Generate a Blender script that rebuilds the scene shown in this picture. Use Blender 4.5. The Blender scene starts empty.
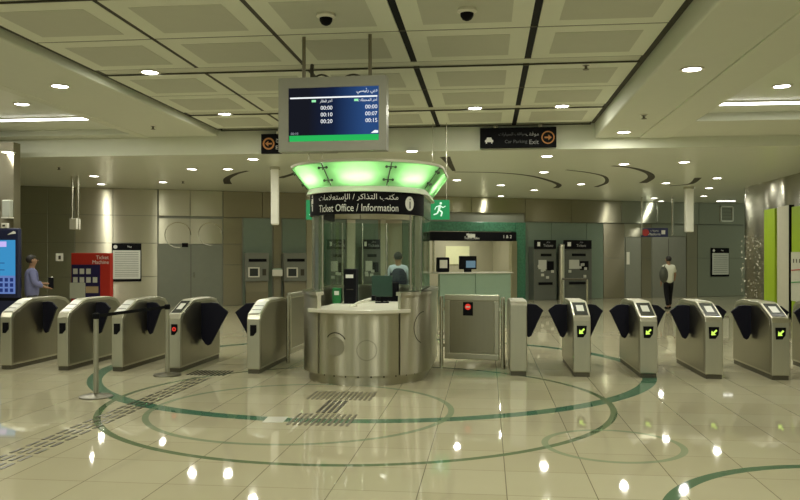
import bpy, bmesh, math, random, unicodedata
from mathutils import Vector, Matrix
random.seed(7)
C = bpy.context.scene.collection
PI = math.pi
# ------------------------------------------------------------------ camera
F = 780.0; TH = math.atan(87/780); CT, ST = math.cos(TH), math.sin(TH); EYE = 1.65; HY = 257.0
def at_z(px, py, Z=0.0):
    d = F*(EYE-Z)/(py-HY); r = (px-400)/F*d
    return Vector((r*CT-d*ST, r*ST+d*CT, Z))
def at_y(px, Y, py=None):
    t = math.tan(math.atan((px-400)/F)-TH); X = t*Y
    d = Y*CT-X*ST
    return Vector((X, Y, EYE-(py-HY)*d/F if py is not None else 0.0))
def at_x(px, X, py=None):
    t = math.tan(math.atan((px-400)/F)-TH); Y = X/t
    d = Y*CT-X*ST
    return Vector((X, Y, EYE-(py-HY)*d/F if py is not None else 0.0))
WA = Vector((-15.2, 22.98)); WD = Vector((23.4, 10.4)).normalized(); WN = Vector((WD.y, -WD.x))  # far wall line, WN looks at the hall
def on_wall(px, py=None, off=0.0):
    t = math.tan(math.atan((px-400)/F)-TH)
    o = WA+WN*off
    # (o + s*WD): x = t*y
    s = (t*o.y-o.x)/(WD.x-t*WD.y)
    p = o+WD*s
    d = p.y*CT-p.x*ST
    return s, Vector((p.x, p.y, EYE-(py-HY)*d/F if py is not None else 0.0))
WROT = math.atan2(WD.y, WD.x)
cam = bpy.data.cameras.new('camera'); co = bpy.data.objects.new('camera', cam); C.objects.link(co)
co.location = (0, 0, EYE); co.rotation_euler = (PI/2, 0, TH)
cam.sensor_width = 36; cam.lens = F/800*36; cam.shift_y = 7/800; cam.clip_end = 200
S = bpy.context.scene; S.camera = co
S.view_settings.view_transform = 'Standard'; S.view_settings.look = 'None'
S.view_settings.exposure = 0.18; S.view_settings.gamma = 1
# ------------------------------------------------------------------ materials
MATS = {}
def nodes(name):
    m = bpy.data.materials.new(name); m.use_nodes = True
    nt = m.node_tree; b = nt.nodes['Principled BSDF']
    return m, nt, b
def N(nt, t, **k):
    n = nt.nodes.new(t)
    for a, v in k.items(): setattr(n, a, v)
    return n
def mat(name, col, rough=.5, metal=0, var=.06, scale=6, bump=0, emit=None, es=1, spec=.5):
    if name in MATS: return MATS[name]
    m, nt, b = nodes(name); L = nt.links
    tc = N(nt, 'ShaderNodeTexCoord'); no = N(nt, 'ShaderNodeTexNoise'); no.inputs['Scale'].default_value = scale; no.inputs['Detail'].default_value = 3
    L.new(tc.outputs['Object'], no.inputs['Vector'])
    mx = N(nt, 'ShaderNodeMix', data_type='RGBA')
    mx.inputs[6].default_value = (*[c*(1-var) for c in col], 1); mx.inputs[7].default_value = (*[min(1, c*(1+var)) for c in col], 1)
    L.new(no.outputs['Fac'], mx.inputs[0]); L.new(mx.outputs[2], b.inputs['Base Color'])
    b.inputs['Roughness'].default_value = rough; b.inputs['Metallic'].default_value = metal
    b.inputs['Specular IOR Level'].default_value = spec
    if bump:
        bp = N(nt, 'ShaderNodeBump'); bp.inputs['Strength'].default_value = bump; bp.inputs['Distance'].default_value = .01
        L.new(no.outputs['Fac'], bp.inputs['Height']); L.new(bp.outputs[0], b.inputs['Normal'])
    if emit:
        b.inputs['Emission Color'].default_value = (*emit, 1); b.inputs['Emission Strength'].default_value = es
    MATS[name] = m; return m
def steel(name, col, rough=.28, aniso=.0, wav=0, rot=0.0, vert=True):
    """brushed metal: stretched noise drives roughness and colour"""
    if name in MATS: return MATS[name]
    m, nt, b = nodes(name); L = nt.links
    tc = N(nt, 'ShaderNodeTexCoord'); mp = N(nt, 'ShaderNodeMapping')
    mp.inputs['Scale'].default_value = (9, 9, .5) if vert else (1.5, 1.5, 60)
    L.new(tc.outputs['Object'], mp.inputs[0])
    no = N(nt, 'ShaderNodeTexNoise'); no.inputs['Scale'].default_value = 3; no.inputs['Detail'].default_value = 4
    L.new(mp.outputs[0], no.inputs['Vector'])
    mx = N(nt, 'ShaderNodeMix', data_type='RGBA')
    mx.inputs[6].default_value = (*[c*.94 for c in col], 1); mx.inputs[7].default_value = (*[min(1, c*1.04) for c in col], 1)
    L.new(no.outputs['Fac'], mx.inputs[0]); L.new(mx.outputs[2], b.inputs['Base Color'])
    mr = N(nt, 'ShaderNodeMapRange'); mr.inputs['To Min'].default_value = rough*.92; mr.inputs['To Max'].default_value = rough*1.08
    L.new(no.outputs['Fac'], mr.inputs[0]); L.new(mr.outputs[0], b.inputs['Roughness'])
    b.inputs['Metallic'].default_value = 1
    if aniso:
        b.inputs['Anisotropic'].default_value = aniso; b.inputs['Anisotropic Rotation'].default_value = rot
        tg = N(nt, 'ShaderNodeCombineXYZ'); tg.inputs[2].default_value = 1; L.new(tg.outputs[0], b.inputs['Tangent'])
    if wav:
        n2 = N(nt, 'ShaderNodeTexNoise'); n2.inputs['Scale'].default_value = .9; n2.inputs['Detail'].default_value = 0
        mp2 = N(nt, 'ShaderNodeMapping'); mp2.inputs['Scale'].default_value = (1, 1, .6); L.new(tc.outputs['Object'], mp2.inputs[0]); L.new(mp2.outputs[0], n2.inputs['Vector'])
        bp = N(nt, 'ShaderNodeBump'); bp.inputs['Strength'].default_value = wav; bp.inputs['Distance'].default_value = .12
        L.new(n2.outputs['Fac'], bp.inputs['Height']); L.new(bp.outputs[0], b.inputs['Normal'])
    MATS[name] = m; return m
def glow(name, col, s):
    if name in MATS: return MATS[name]
    m = bpy.data.materials.new(name); m.use_nodes = True; nt = m.node_tree; nt.nodes.clear()
    e = N(nt, 'ShaderNodeEmission'); o = N(nt, 'ShaderNodeOutputMaterial')
    e.inputs[0].default_value = (*col, 1); e.inputs[1].default_value = s
    nt.links.new(e.outputs[0], o.inputs[0]); MATS[name] = m; return m
def glass(name, tint, refl=.10, rough=.03):
    if name in MATS: return MATS[name]
    m = bpy.data.materials.new(name); m.use_nodes = True; nt = m.node_tree; nt.nodes.clear(); L = nt.links
    t = N(nt, 'ShaderNodeBsdfTransparent'); t.inputs[0].default_value = (*tint, 1)
    g = N(nt, 'ShaderNodeBsdfGlossy'); g.inputs['Roughness'].default_value = rough
    fr = N(nt, 'ShaderNodeLayerWeight'); fr.inputs[0].default_value = .25
    ad = N(nt, 'ShaderNodeMath', operation='MULTIPLY_ADD'); ad.inputs[1].default_value = .45; ad.inputs[2].default_value = refl; ad.use_clamp = True
    L.new(fr.outputs['Facing'], ad.inputs[0])
    mx = N(nt, 'ShaderNodeMixShader'); o = N(nt, 'ShaderNodeOutputMaterial')
    L.new(ad.outputs[0], mx.inputs[0]); L.new(t.outputs[0], mx.inputs[1]); L.new(g.outputs[0], mx.inputs[2]); L.new(mx.outputs[0], o.inputs[0])
    MATS[name] = m; return m
def translucent(name, col):
    m = bpy.data.materials.new(name); m.use_nodes = True; nt = m.node_tree; nt.nodes.clear(); L = nt.links
    t = N(nt, 'ShaderNodeBsdfTranslucent'); t.inputs[0].default_value = (*col, 1)
    d = N(nt, 'ShaderNodeBsdfDiffuse'); d.inputs[0].default_value = (*[c*.6 for c in col], 1)
    g = N(nt, 'ShaderNodeBsdfGlossy'); g.inputs['Roughness'].default_value = .15
    m1 = N(nt, 'ShaderNodeMixShader'); m1.inputs[0].default_value = .3
    m2 = N(nt, 'ShaderNodeMixShader'); m2.inputs[0].default_value = .06; o = N(nt, 'ShaderNodeOutputMaterial')
    L.new(t.outputs[0], m1.inputs[1]); L.new(d.outputs[0], m1.inputs[2]); L.new(m1.outputs[0], m2.inputs[1]); L.new(g.outputs[0], m2.inputs[2]); L.new(m2.outputs[0], o.inputs[0])
    return m
# rings inlaid in the marble: centre x, centre y, radius of the band's middle, half width, colour, strength
RINGS = [(-1.68, 11.67, 3.95, .095, (.085, .20, .125), 1), (-1.46, 8.90, 2.83, .036, (.13, .19, .10), 1),
         (-2.0, 8.31, 1.62, .033, (.20, .28, .17), .75), (1.10, 7.01, .59, .030, (.24, .33, .2), .7), (2.72, 4.89, 1.59, .05, (.08, .17, .10), 1)]
def floor_material():
    m, nt, b = nodes('polished marble floor'); L = nt.links
    tc = N(nt, 'ShaderNodeTexCoord'); sep = N(nt, 'ShaderNodeSeparateXYZ'); L.new(tc.outputs['Object'], sep.inputs[0])
    def M(op, a, c=None, e=None):
        n = N(nt, 'ShaderNodeMath', operation=op)
        for i, v in enumerate((a, c, e)):
            if v is None: continue
            if isinstance(v, (int, float)): n.inputs[i].default_value = v
            else: L.new(v, n.inputs[i])
        return n.outputs[0]
    T = .6165
    def tile(o, off):
        q = M('DIVIDE', M('SUBTRACT', o, off), T)
        fr = M('FRACT', q); idx = M('FLOOR', q)
        ed = M('MINIMUM', fr, M('SUBTRACT', 1, fr))
        return idx, M('MULTIPLY', ed, T)
    ix, ex = tile(sep.outputs[0], .137-20*T); iy, ey = tile(sep.outputs[1], 5.45-30*T)
    cb = N(nt, 'ShaderNodeCombineXYZ'); L.new(ix, cb.inputs[0]); L.new(iy, cb.inputs[1])
    wn = N(nt, 'ShaderNodeTexWhiteNoise', noise_dimensions='2D'); L.new(cb.outputs[0], wn.inputs['Vector'])
    no = N(nt, 'ShaderNodeTexNoise'); no.inputs['Scale'].default_value = 2.2; no.inputs['Detail'].default_value = 6
    L.new(tc.outputs['Object'], no.inputs['Vector'])
    ramp = N(nt, 'ShaderNodeMix', data_type='RGBA'); ramp.inputs[6].default_value = (.50, .455, .31, 1); ramp.inputs[7].default_value = (.585, .545, .39, 1)
    L.new(M('ADD', M('MULTIPLY', wn.outputs['Value'], .55), M('MULTIPLY', no.outputs['Fac'], .45)), ramp.inputs[0])
    col = ramp.outputs[2]
    # a few pinkish slabs by the left arc
    jx = M('LESS_THAN', ex, .0035); jy = M('MULTIPLY', M('LESS_THAN', ey, .0035), .55)
    j = M('MAXIMUM', M('MULTIPLY', jx, .8), jy)
    mj = N(nt, 'ShaderNodeMix', data_type='RGBA'); mj.inputs[7].default_value = (.13, .11, .07, 1); L.new(j, mj.inputs[0]); L.new(col, mj.inputs[6]); col = mj.outputs[2]
    for cx, cy, R, hw, c3, st in RINGS:
        dx = M('SUBTRACT', sep.outputs[0], cx); dy = M('SUBTRACT', sep.outputs[1], cy)
        d = M('SQRT', M('ADD', M('MULTIPLY', dx, dx), M('MULTIPLY', dy, dy)))
        k = M('MULTIPLY', M('LESS_THAN', M('ABSOLUTE', M('SUBTRACT', d, R)), hw), st)
        mm = N(nt, 'ShaderNodeMix', data_type='RGBA'); mm.inputs[7].default_value = (*c3, 1); L.new(k, mm.inputs[0]); L.new(col, mm.inputs[6]); col = mm.outputs[2]
    L.new(col, b.inputs['Base Color']); b.inputs['Roughness'].default_value = .035; b.inputs['Specular IOR Level'].default_value = .42
    n3 = N(nt, 'ShaderNodeTexNoise'); n3.inputs['Scale'].default_value = 1.1; L.new(tc.outputs['Object'], n3.inputs['Vector'])
    bp = N(nt, 'ShaderNodeBump'); bp.inputs['Strength'].default_value = .03; bp.inputs['Distance'].default_value = .03
    L.new(n3.outputs['Fac'], bp.inputs['Height']); L.new(bp.outputs[0], b.inputs['Normal'])
    return m
CEIL = mat('ceiling paint', (.66, .68, .57), .55, var=.02)
CEILF = mat('far ceiling satin', (.72, .75, .63), .28, var=.03)
PANEL = mat('ceiling panel cream', (.74, .76, .63), .5, var=.02)
PERF = mat('perforated inset', (.54, .55, .45), .6, var=.03)
BLACK = mat('black', (.006, .006, .008), .6, var=.1, spec=.1)
NAVY = mat('navy flap', (.006, .006, .016), .5, var=.1, spec=.2)
DARKG = mat('dark gap', (.05, .045, .03), .7)
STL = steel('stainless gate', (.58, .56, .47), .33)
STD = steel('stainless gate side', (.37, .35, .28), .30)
STK = steel('stainless kiosk', (.54, .52, .42), .34, aniso=.97)
ROD = steel('steel rod', (.62, .60, .50), .25)
CLAD = steel('wall cladding', (.52, .50, .39), .36, aniso=1.0, vert=False)
CLADB = steel('wall cladding brown', (.37, .34, .25), .42, aniso=.95, vert=False)
CLADD = steel('wall cladding dark', (.36, .37, .29), .38, aniso=1.0, vert=False)
GREYD = mat('grey door paint', (.25, .26, .21), .45, var=.04)
GREYG = mat('grey green glass panel', (.20, .26, .20), .2, var=.05)
WHITE = mat('white letters', (.85, .85, .8), .5, var=.01)
CREAMW = mat('white paint', (.80, .78, .68), .5, var=.02)
LIME = mat('lime panel', (.36, .52, .02), .45, var=.03)
REDM = mat('red panel', (.50, .03, .018), .45, var=.03)
ORANGE = mat('orange sign', (.62, .25, .05), .5)
# ------------------------------------------------------------------ mesh helpers
def B(): return bmesh.new()
def box(bm, x0, x1, y0, y1, z0, z1, M=None):
    vs = [bm.verts.new((x, y, z)) for z in (z0, z1) for y in (y0, y1) for x in (x0, x1)]
    for q in ((0, 2, 3, 1), (4, 5, 7, 6), (0, 1, 5, 4), (2, 6, 7, 3), (0, 4, 6, 2), (1, 3, 7, 5)):
        bm.faces.new([vs[i] for i in q])
    if M: bmesh.ops.transform(bm, matrix=M, verts=vs)
    return bm
def tube(bm, pts, r, seg=12, caps=True):
    pts = [Vector(p) for p in pts]; rings = []
    for i, p in enumerate(pts):
        d = (pts[min(i+1, len(pts)-1)]-pts[max(i-1, 0)]).normalized()
        u = d.orthogonal().normalized() if i == 0 else (u-d*u.dot(d)).normalized()
        v = d.cross(u); rr = r[i] if isinstance(r, (list, tuple)) else r
        rings.append([bm.verts.new(p+u*rr*math.cos(2*PI*k/seg)+v*rr*math.sin(2*PI*k/seg)) for k in range(seg)])
    for a, b in zip(rings, rings[1:]):
        for k in range(seg): bm.faces.new((a[k], a[(k+1) % seg], b[(k+1) % seg], b[k]))
    if caps: bm.faces.new(rings[0][::-1]); bm.faces.new(rings[-1])
    return bm
def lathe(bm, prof, c=(0, 0), seg=32):
    rings = []
    for r, z in prof:
        rings.append([bm.verts.new((c[0]+max(r, 1e-4)*math.cos(2*PI*k/seg), c[1]+max(r, 1e-4)*math.sin(2*PI*k/seg), z)) for k in range(seg)])
    for a, b in zip(rings, rings[1:]):
        for k in range(seg): bm.faces.new((a[k], a[(k+1) % seg], b[(k+1) % seg], b[k]))
    bm.faces.new(rings[0][::-1]); bm.faces.new(rings[-1]); return bm
def prism(bm, poly, t0, t1, plane='XZ'):
    def P(a, b, t): return {'XZ': (a, t, b), 'YZ': (t, a, b), 'XY': (a, b, t)}[plane]
    A = [bm.verts.new(P(a, b, t0)) for a, b in poly]; D = [bm.verts.new(P(a, b, t1)) for a, b in poly]
    bm.faces.new(A); bm.faces.new(D[::-1]); n = len(poly)
    for i in range(n): bm.faces.new((A[i], A[(i+1) % n], D[(i+1) % n], D[i]))
    return bm
def ellipsoid(bm, c, r, seg=16):
    g = bmesh.ops.create_uvsphere(bm, u_segments=seg, v_segments=seg//2+2, radius=1)
    bmesh.ops.transform(bm, matrix=Matrix.Translation(c) @ Matrix.Diagonal((*r, 1)), verts=g['verts']); return bm
def obj(name, bm, m, parent=None, bevel=0, smooth=False, xf=None):
    if xf: bm.transform(xf)
    bmesh.ops.recalc_face_normals(bm, faces=bm.faces)
    me = bpy.data.meshes.new(name); bm.to_mesh(me); bm.free()
    if smooth:
        for p in me.polygons: p.use_smooth = True
    if m: me.materials.append(m)
    o = bpy.data.objects.new(name, me); C.objects.link(o)
    if parent: o.parent = parent
    if bevel:
        md = o.modifiers.new('bevel', 'BEVEL'); md.width = bevel; md.segments = 2; md.limit_method = 'ANGLE'; md.angle_limit = .6
    if smooth:
        md = o.modifiers.new('edges', 'EDGE_SPLIT'); md.split_angle = .7
    return o
def tag(o, label, cat, group=None, kind=None):
    o['label'] = label; o['category'] = cat
    if group: o['group'] = group
    if kind: o['kind'] = kind
    return o
def thing(name, label, cat, loc=(0, 0, 0), rz=0, group=None):
    o = bpy.data.objects.new(name, None); C.objects.link(o); o.location = loc; o.rotation_euler = (0, 0, rz); o.empty_display_size = .2
    return tag(o, label, cat, group)
def struct(name, bm, m, parent=None, **k):
    o = obj(name, bm, m, parent, **k)
    if parent is None: o['kind'] = 'structure'
    return o
def copy_thing(root, loc, label, rz=None):
    r = root.copy(); C.objects.link(r); r.location = loc; r['label'] = label
    if rz is not None: r.rotation_euler = (0, 0, rz)
    for ch in list(root.children):
        c = ch.copy(); C.objects.link(c); c.parent = r
        for g in list(ch.children):
            d = g.copy(); C.objects.link(d); d.parent = c
    return r
# ------------------------------------------------------------------ writing
FORMS = {}
for cp in list(range(0xFE70, 0xFEFD)):
    dd = unicodedata.decomposition(chr(cp)).split()
    if len(dd) == 2 and dd[0][0] == '<': FORMS.setdefault(chr(int(dd[1], 16)), {})[dd[0][1:-1]] = chr(cp)
def shape_arabic(s):
    out = []
    dual = lambda ch: 'initial' in FORMS.get(ch, {})
    joins = lambda ch: len(FORMS.get(ch, {})) > 1
    for i, ch in enumerate(s):
        if ch not in FORMS: out.append(ch); continue
        pr = i > 0 and dual(s[i-1]); nx = dual(ch) and i+1 < len(s) and joins(s[i+1])
        f = 'medial' if pr and nx else 'final' if pr else 'initial' if nx else 'isolated'
        out.append(FORMS[ch].get(f, ch))
    t = ''.join(out)
    for a, l in (('\uFEDF\uFE8E', '\uFEFB'), ('\uFEE0\uFE8E', '\uFEFC')): t = t.replace(a, l)
    return t[::-1]
def text_bm(s, w=None, h=None, align='C', ext=.002, size=1.0):
    """letters in the XZ plane facing -Y, centred, scaled to width w and height h"""
    cu = bpy.data.curves.new('t', 'FONT'); cu.body = s; cu.size = size; cu.extrude = 0; cu.resolution_u = 3
    o = bpy.data.objects.new('t', cu); C.objects.link(o)
    dg = bpy.context.evaluated_depsgraph_get(); me = bpy.data.meshes.new_from_object(o.evaluated_get(dg))
    bm = bmesh.new(); bm.from_mesh(me); bpy.data.objects.remove(o); bpy.data.curves.remove(cu); bpy.data.meshes.remove(me)
    if not bm.verts: return bm
    xs = [v.co.x for v in bm.verts]; ys = [v.co.y for v in bm.verts]
    W, H = max(xs)-min(xs), max(ys)-min(ys); sx = w/W if w else None; sy = h/H if h else None
    sx = sx or sy; sy = sy or sx
    ox = {'C': (max(xs)+min(xs))/2, 'L': min(xs), 'R': max(xs)}[align]; oy = (max(ys)+min(ys))/2
    for v in bm.verts: v.co = Vector(((v.co.x-ox)*sx, 0, (v.co.y-oy)*sy))
    return bm
def writing(name, s, x, y, z, parent, m=None, w=None, h=None, align='C', arabic=False):
    bm = text_bm(shape_arabic(s) if arabic else s, w, h, align)
    return obj(name, bm, m or WHITE, parent, xf=Matrix.Translation((x, y, z)))
def blocks(bm, x0, x1, z0, z1, y, nx, nz, fx=.6, fz=.6):
    for i in range(nx):
        for k in range(nz):
            cx = x0+(i+.5)*(x1-x0)/nx; cz = z0+(k+.5)*(z1-z0)/nz; a = (x1-x0)/nx*fx/2; b = (z1-z0)/nz*fz/2
            box(bm, cx-a, cx+a, y-.004, y, cz-b, cz+b)
    return bm
# ------------------------------------------------------------------ the setting
ZP, ZF, ZS, ZR = 4.40, 3.90, 4.12, 4.27
ZL, ZLR = 4.30, 4.42   # left soffit and left recess
YC = 16.6
fl = struct('floor', box(B(), -17, 15, -8, 37, -.2, 0), floor_material())
ce = struct('ceiling', box(B(), -5.95, 2.3, -6, YC, 4.50, 4.7), mat('plenum cream', (.50, .48, .37), .6, var=.02))
XB = [2.145-1.585*i for i in range(6)][::-1]     # -5.78 ... 2.145
row = 11.34; starts = [row+3.37*n for n in range(-4, 2)]
for S0 in starts:
    for y0, y1 in ((S0, S0+1.467), (S0+1.503, S0+2.97)):
        y1 = min(y1, YC-.06)
        if y1-y0 < .4: continue
        for i in range(5):
            g0 = .045 if i in (3, 4) else .03; g1 = .045 if i in (2, 3) else .03
            x0, x1 = XB[i]+g0, XB[i+1]-g1
            p = struct('panel', box(B(), x0, x1, y0, y1, ZP, ZP+.06), PANEL, ce, bevel=.006)
            struct('perforated_inset', box(B(), x0+.23, x1-.23, y0+.24, y1-.24, ZP-.004, ZP+.01), PERF, p)
    y1 = min(S0+2.97, YC-.06)
    for i in (2, 3):
        struct('black_slot', box(B(), XB[i+1]-.043, XB[i+1]+.043, S0, y1, ZP+.012, ZP+.05), BLACK, ce)
    for yg in (S0+1.485, S0-.0, y1):
        struct('gap_shade_strip', box(B(), XB[0], XB[-1], yg-.03, yg+.03, ZP+.006, ZP+.02), DARKG, ce)  # dark strip laid in the joint, the gap's shade put in as colour
    for i in (1, 2): struct('gap_shade_strip', box(B(), XB[i]-.03, XB[i]+.03, S0, y1, ZP+.006, ZP+.02), DARKG, ce)
    # cross rail between panel fields
    if S0+3.0 < YC: struct('cross_rail', box(B(), XB[0]+.03, XB[-1]-.03, S0+3.0, S0+3.34, ZP+.025, ZP+.055), mat('rail cream', (.60, .61, .49), .5, var=.02), ce)
for x0, x1 in ((-5.86, -5.76), (2.12, 2.22)): struct('gap_shade_strip', box(B(), x0, x1, -6, YC-.05, ZP+.03, ZP+.1), DARKG, ce)  # dark strip along the field edge stands in for the plenum's shade
# far ceiling, soffits, recesses
struct('ceiling_far', box(B(), -17, 15, YC, 37, ZF, ZF+.25), CEILF)
struct('trim_1', box(B(), -17, 15, YC-.04, YC, ZF, 4.7), PANEL)
struct('ceiling_soffit_right', box(B(), 2.22, 3.14, -6, YC-.04, ZS, 4.75), CEIL, bevel=.03)
struct('trim_2', box(B(), 3.12, 3.74, -6, YC-.04, ZS-.02, 4.75), mat('soffit edge', (.69, .71, .59), .5, var=.02), bevel=.01)
struct('ceiling_recess_right', box(B(), 3.74, 15, -6, 14.7, ZR, 4.75), CEILF)
struct('trim_3', box(B(), 3.74, 15, 14.7, YC-.04, ZS, 4.75), CEIL)
struct('ceiling_soffit_left', box(B(), -7.45, -5.87, -6, YC-.04, ZL, 4.75), CEIL, bevel=.02)
struct('trim_4', box(B(), -7.63, -7.43, -6, YC-.04, ZL-.01, 4.75), MATS['soffit edge'], bevel=.01)
struct('ceiling_recess_left', box(B(), -17, -7.63, -6, 16.1, ZLR, 4.75), CEILF)
struct('trim_5', box(B(), -17, -7.45, 16.1, YC-.04, ZL, 4.75), CEIL)
# side walls
bm = B(); outer = [(8.3, -6)]+[(8.3, y) for y in range(0, 26, 2)]+[(9.5-1.2*math.cos(a), 26.2+1.2*math.sin(a)) for a in [PI/2*k/10 for k in range(11)]]+[(13, 27.4)]
prism(bm, outer+[(13, -6)], 0, ZF+.0 if False else 4.4, 'XY')
wr = struct('wall_right', bm, steel('wavy steel wall', (.46, .44, .36), .20, aniso=.9, wav=.6), smooth=True)
struct('wall_left', box(B(), -16.8, -16.5, -6, 24, 0, 4.5), CLADD)
blk = struct('wall_left_block', box(B(), -16.4, -10.12, 15.75, 16.0, 0, ZS), CLADB)
# far wall: built in its own frame (x along the wall, y into it)
wallM = Matrix.Translation((WA.x, WA.y, 0)) @ Matrix.Rotation(WROT, 4, 'Z')
def WS(px, off=0): return on_wall(px, None, off)[0]
def WZ(px, py, off=0): return on_wall(px, py, off)[1].z
sA, sB = WS(427), WS(524); OFFZ = WZ(475, 222)
wb = B(); box(wb, -1.5, sA, 0, .3, 0, ZF); box(wb, sB, 28.5, 0, .3, 0, ZF); box(wb, sA, sB, 0, .3, OFFZ, ZF)
wall_back = struct('wall_back', wb, GREYD); wall_back.location = (WA.x, WA.y, 0); wall_back.rotation_euler = (0, 0, WROT)
wall_back['kind'] = 'structure'
def clad(px0, px1, z0, z1, m, off=.03, name='cladding_panel'):
    g = .008
    return struct(name, box(B(), WS(px0)+g, WS(px1)-g, -off, -.001, z0+g, z1-g), m, wall_back, bevel=.004)
zu = WZ(190, 217); zm = WZ(190, 244)
ZU = WZ(600, 223)
# left stretch
for a, b, m in ((14, 48, CLADD), (48, 75, CLADD), (75, 113, CLAD), (113, 157.5, CLAD)):
    for z0, z1 in ((0, 1.0), (1.0, zm+.02), (zm+.02, zu+.02), (zu+.02, ZF)): clad(a, b, z0, z1, m)
for a, b in ((158.5, 190), (190, 222.5)):
    clad(a, b, zm, zu-.05, CLAD, .03); clad(a, b, zu+.02, ZF, CLAD, .08)
for a, b in ((223, 262), (262, 305), (305, 360), (360, 427)): clad(a, b, zu, ZF, CLADB if a < 300 else CLAD, .08)
clad(223, 242, 0, zm-.7, CLADB); clad(223, 242, zm-.7, zm, CLADB); clad(223, 242, zm, zu, CLADB)
clad(243, 272, 0, zu, GREYG, .02); clad(273, 281, 0, zm-.7, CLADB, .06); clad(273, 281, zm-.7, zu, CLADB, .06); clad(282, 306, 0, zu, GREYG, .02); clad(306, 322, 0, zu, CLAD, .05)
for a, b in ((322, 350), (350, 378), (378, 402), (402, 427)): clad(a, b, 0, zu, GREYG if a != 378 else CLADB, .03)
for a, b in ((346, 355), (379.5, 385)): clad(a, b, 0, zu, CLAD, .10)
# right stretch
UP = steel('upper band metal', (.40, .38, .28), .33, aniso=1.0, vert=False)
for a, b in ((427, 470), (470, 524), (524, 570), (570, 620)): clad(a, b, ZU if a > 520 else OFFZ+.35, ZF, UP, .12)
for a, b in ((620, 655), (655, 697), (697, 760)): clad(a, b, ZU, ZF, CLADD, .12)
for a, b, m in ((525, 551, GREYG), (551, 586, GREYG), (586, 603, GREYG), (603, 624, CLADB), (641, 651, CLADB), (686, 697, CLADB), (697, 760, CLADD)):
    clad(a, b, 0, 1.6 if m is not GREYG else ZU, m)
    if m is not GREYG: clad(a, b, 1.6, ZU, m)
clad(624, 641, 2.45, ZU, CLAD); clad(651, 686, 2.5, ZU, CLADD)
def door(n, px0, px1, z1, m=GREYD):
    d = struct('door_%d' % n, box(B(), WS(px0)+.01, WS(px1)-.01, -.035, -.002, 0.0, z1), m, None, bevel=.005)
    d.location = wall_back.location; d.rotation_euler = wall_back.rotation_euler; return d
d1 = door(1, 158.5, 222.5, zm-.02, mat('door grey green', (.21, .225, .175), .35))
s0, s1 = WS(158.5), WS(222.5); sm = (s0+s1)/2
struct('door_seam', box(B(), sm-.008, sm+.008, -.038, -.034, .02, zm-.04), DARKG, d1)
struct('door_handle', tube(B(), [(sm+.1, -.09, .95), (sm+.1, -.09, 1.15)], .015), ROD, d1)
struct('door_closer_plate', box(B(), s0+.75, s0+.95, -.04, -.034, 1.98, 2.12), BLACK, d1)
d2 = door(2, 625, 640, 2.42); struct('door_sign', box(B(), WS(626), WS(629), -.045, -.034, 1.35, 1.85), CREAMW, d2)
d3 = door(3, 651.5, 685.5, 2.46, mat('door grey', (.22, .225, .18), .4))
struct('door_seam', box(B(), WS(668)-.01, WS(668)+.01, -.04, -.034, .02, 2.4), DARKG, d3)
def roundel(px, py, r, name='etched_roundel'):
    s = WS(px); z = WZ(px, py); bm = B(); n = 36
    pts = [(s+r*math.cos(2*PI*k/n), -.034, z+r*math.sin(2*PI*k/n)) for k in range(int(n*.82))]
    tube(bm, pts, .014, 6); return struct(name, bm, ROD, wall_back)
roundel(178, 235, .42); roundel(210, 234, .38)
# ------------------------------------------------------------------ ticket office in the far wall
to = thing('ticket_office', 'far ticket office window framed in speckled green marble with pale green counter', 'ticket office', (WA.x, WA.y, 0), WROT)
MARB = mat('green marble', (.06, .20, .12), .2, var=.6, scale=14)
sC, sD = WS(434), WS(514)
zs0, zs1 = WZ(475, 241), WZ(475, 232)
fr = B(); box(fr, sA, WS(428.5), -.1, .25, 0, OFFZ); box(fr, sD, sB, -.14, .25, 0, OFFZ); box(fr, sA, sD, -.1, .25, zs1+.02, OFFZ)
obj('marble_surround', fr, MARB, to, bevel=.01)
fa = obj('fascia', box(B(), sA-.02, sD+.02, -.17, .05, zs0, zs1), BLACK, to, bevel=.01)
zc = (zs0+zs1)/2; writing('lettering', 'بيع التذاكر', (sA+sD)/2-.1, -.175, zc+.08, fa, h=.09, arabic=True); writing('lettering', 'Ticket Sales', (sA+sD)/2-.05, -.175, zc-.06, fa, h=.09)
writing('lettering', '1 & 2', sD-.35, -.175, zc, fa, h=.12)
ic = B(); box(ic, sA+1.55, sA+1.85, -.176, -.172, zc-.05, zc+.08); box(ic, sA+1.5, sA+1.62, -.176, -.172, zc+.03, zc+.1); obj('icon', ic, WHITE, fa)
room = B(); box(room, sA, sB, 2.9, 3.0, 0, OFFZ+.1); box(room, sA-.1, sA, .3, 3, 0, OFFZ+.1); box(room, sB, sB+.1, .3, 3, 0, OFFZ+.1); box(room, sA-.1, sB+.1, .3, 3, OFFZ, OFFZ+.1)
obj('office_wall', room, mat('office wall beige', (.55, .52, .38), .6, var=.03), to)
obj('window_frame', box(B(), sC-.05, sC+.02, .0, .06, 1.05, zs0), ROD, to); obj('window_frame', box(B(), sD-.02, sD, .0, .06, 1.05, zs0), ROD, to)
s50 = WS(508); zc1 = WZ(470, 272)
PALE = mat('pale green counter', (.36, .50, .38), .3, var=.03)
cb_ = B(); box(cb_, WS(436), WS(471)-.01, -.42, -.2, 0, zc1-.05); box(cb_, WS(471)+.01, WS(506), -.42, -.2, 0, zc1-.05); obj('counter_front', cb_, PALE, to, bevel=.01)
obj('counter_top', box(B(), WS(433), s50, -.5, .2, zc1-.05, zc1), CREAMW, to, bevel=.01)
obj('counter_side', box(B(), s50+.02, sD-.02, -.3, -.05, 0, zs0), CLAD, to)
def on_office(name, label, cat, px, py0, off=-.1):
    s = WS(px, 0); w = wallM @ Vector((s, off, 0)); return thing(name, label, cat, (w.x, w.y, zc1+.003), WROT)
t = on_office('monitor', 'black monitor with lit blue screen on the far ticket office counter', 'monitor', 467, 272)
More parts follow.
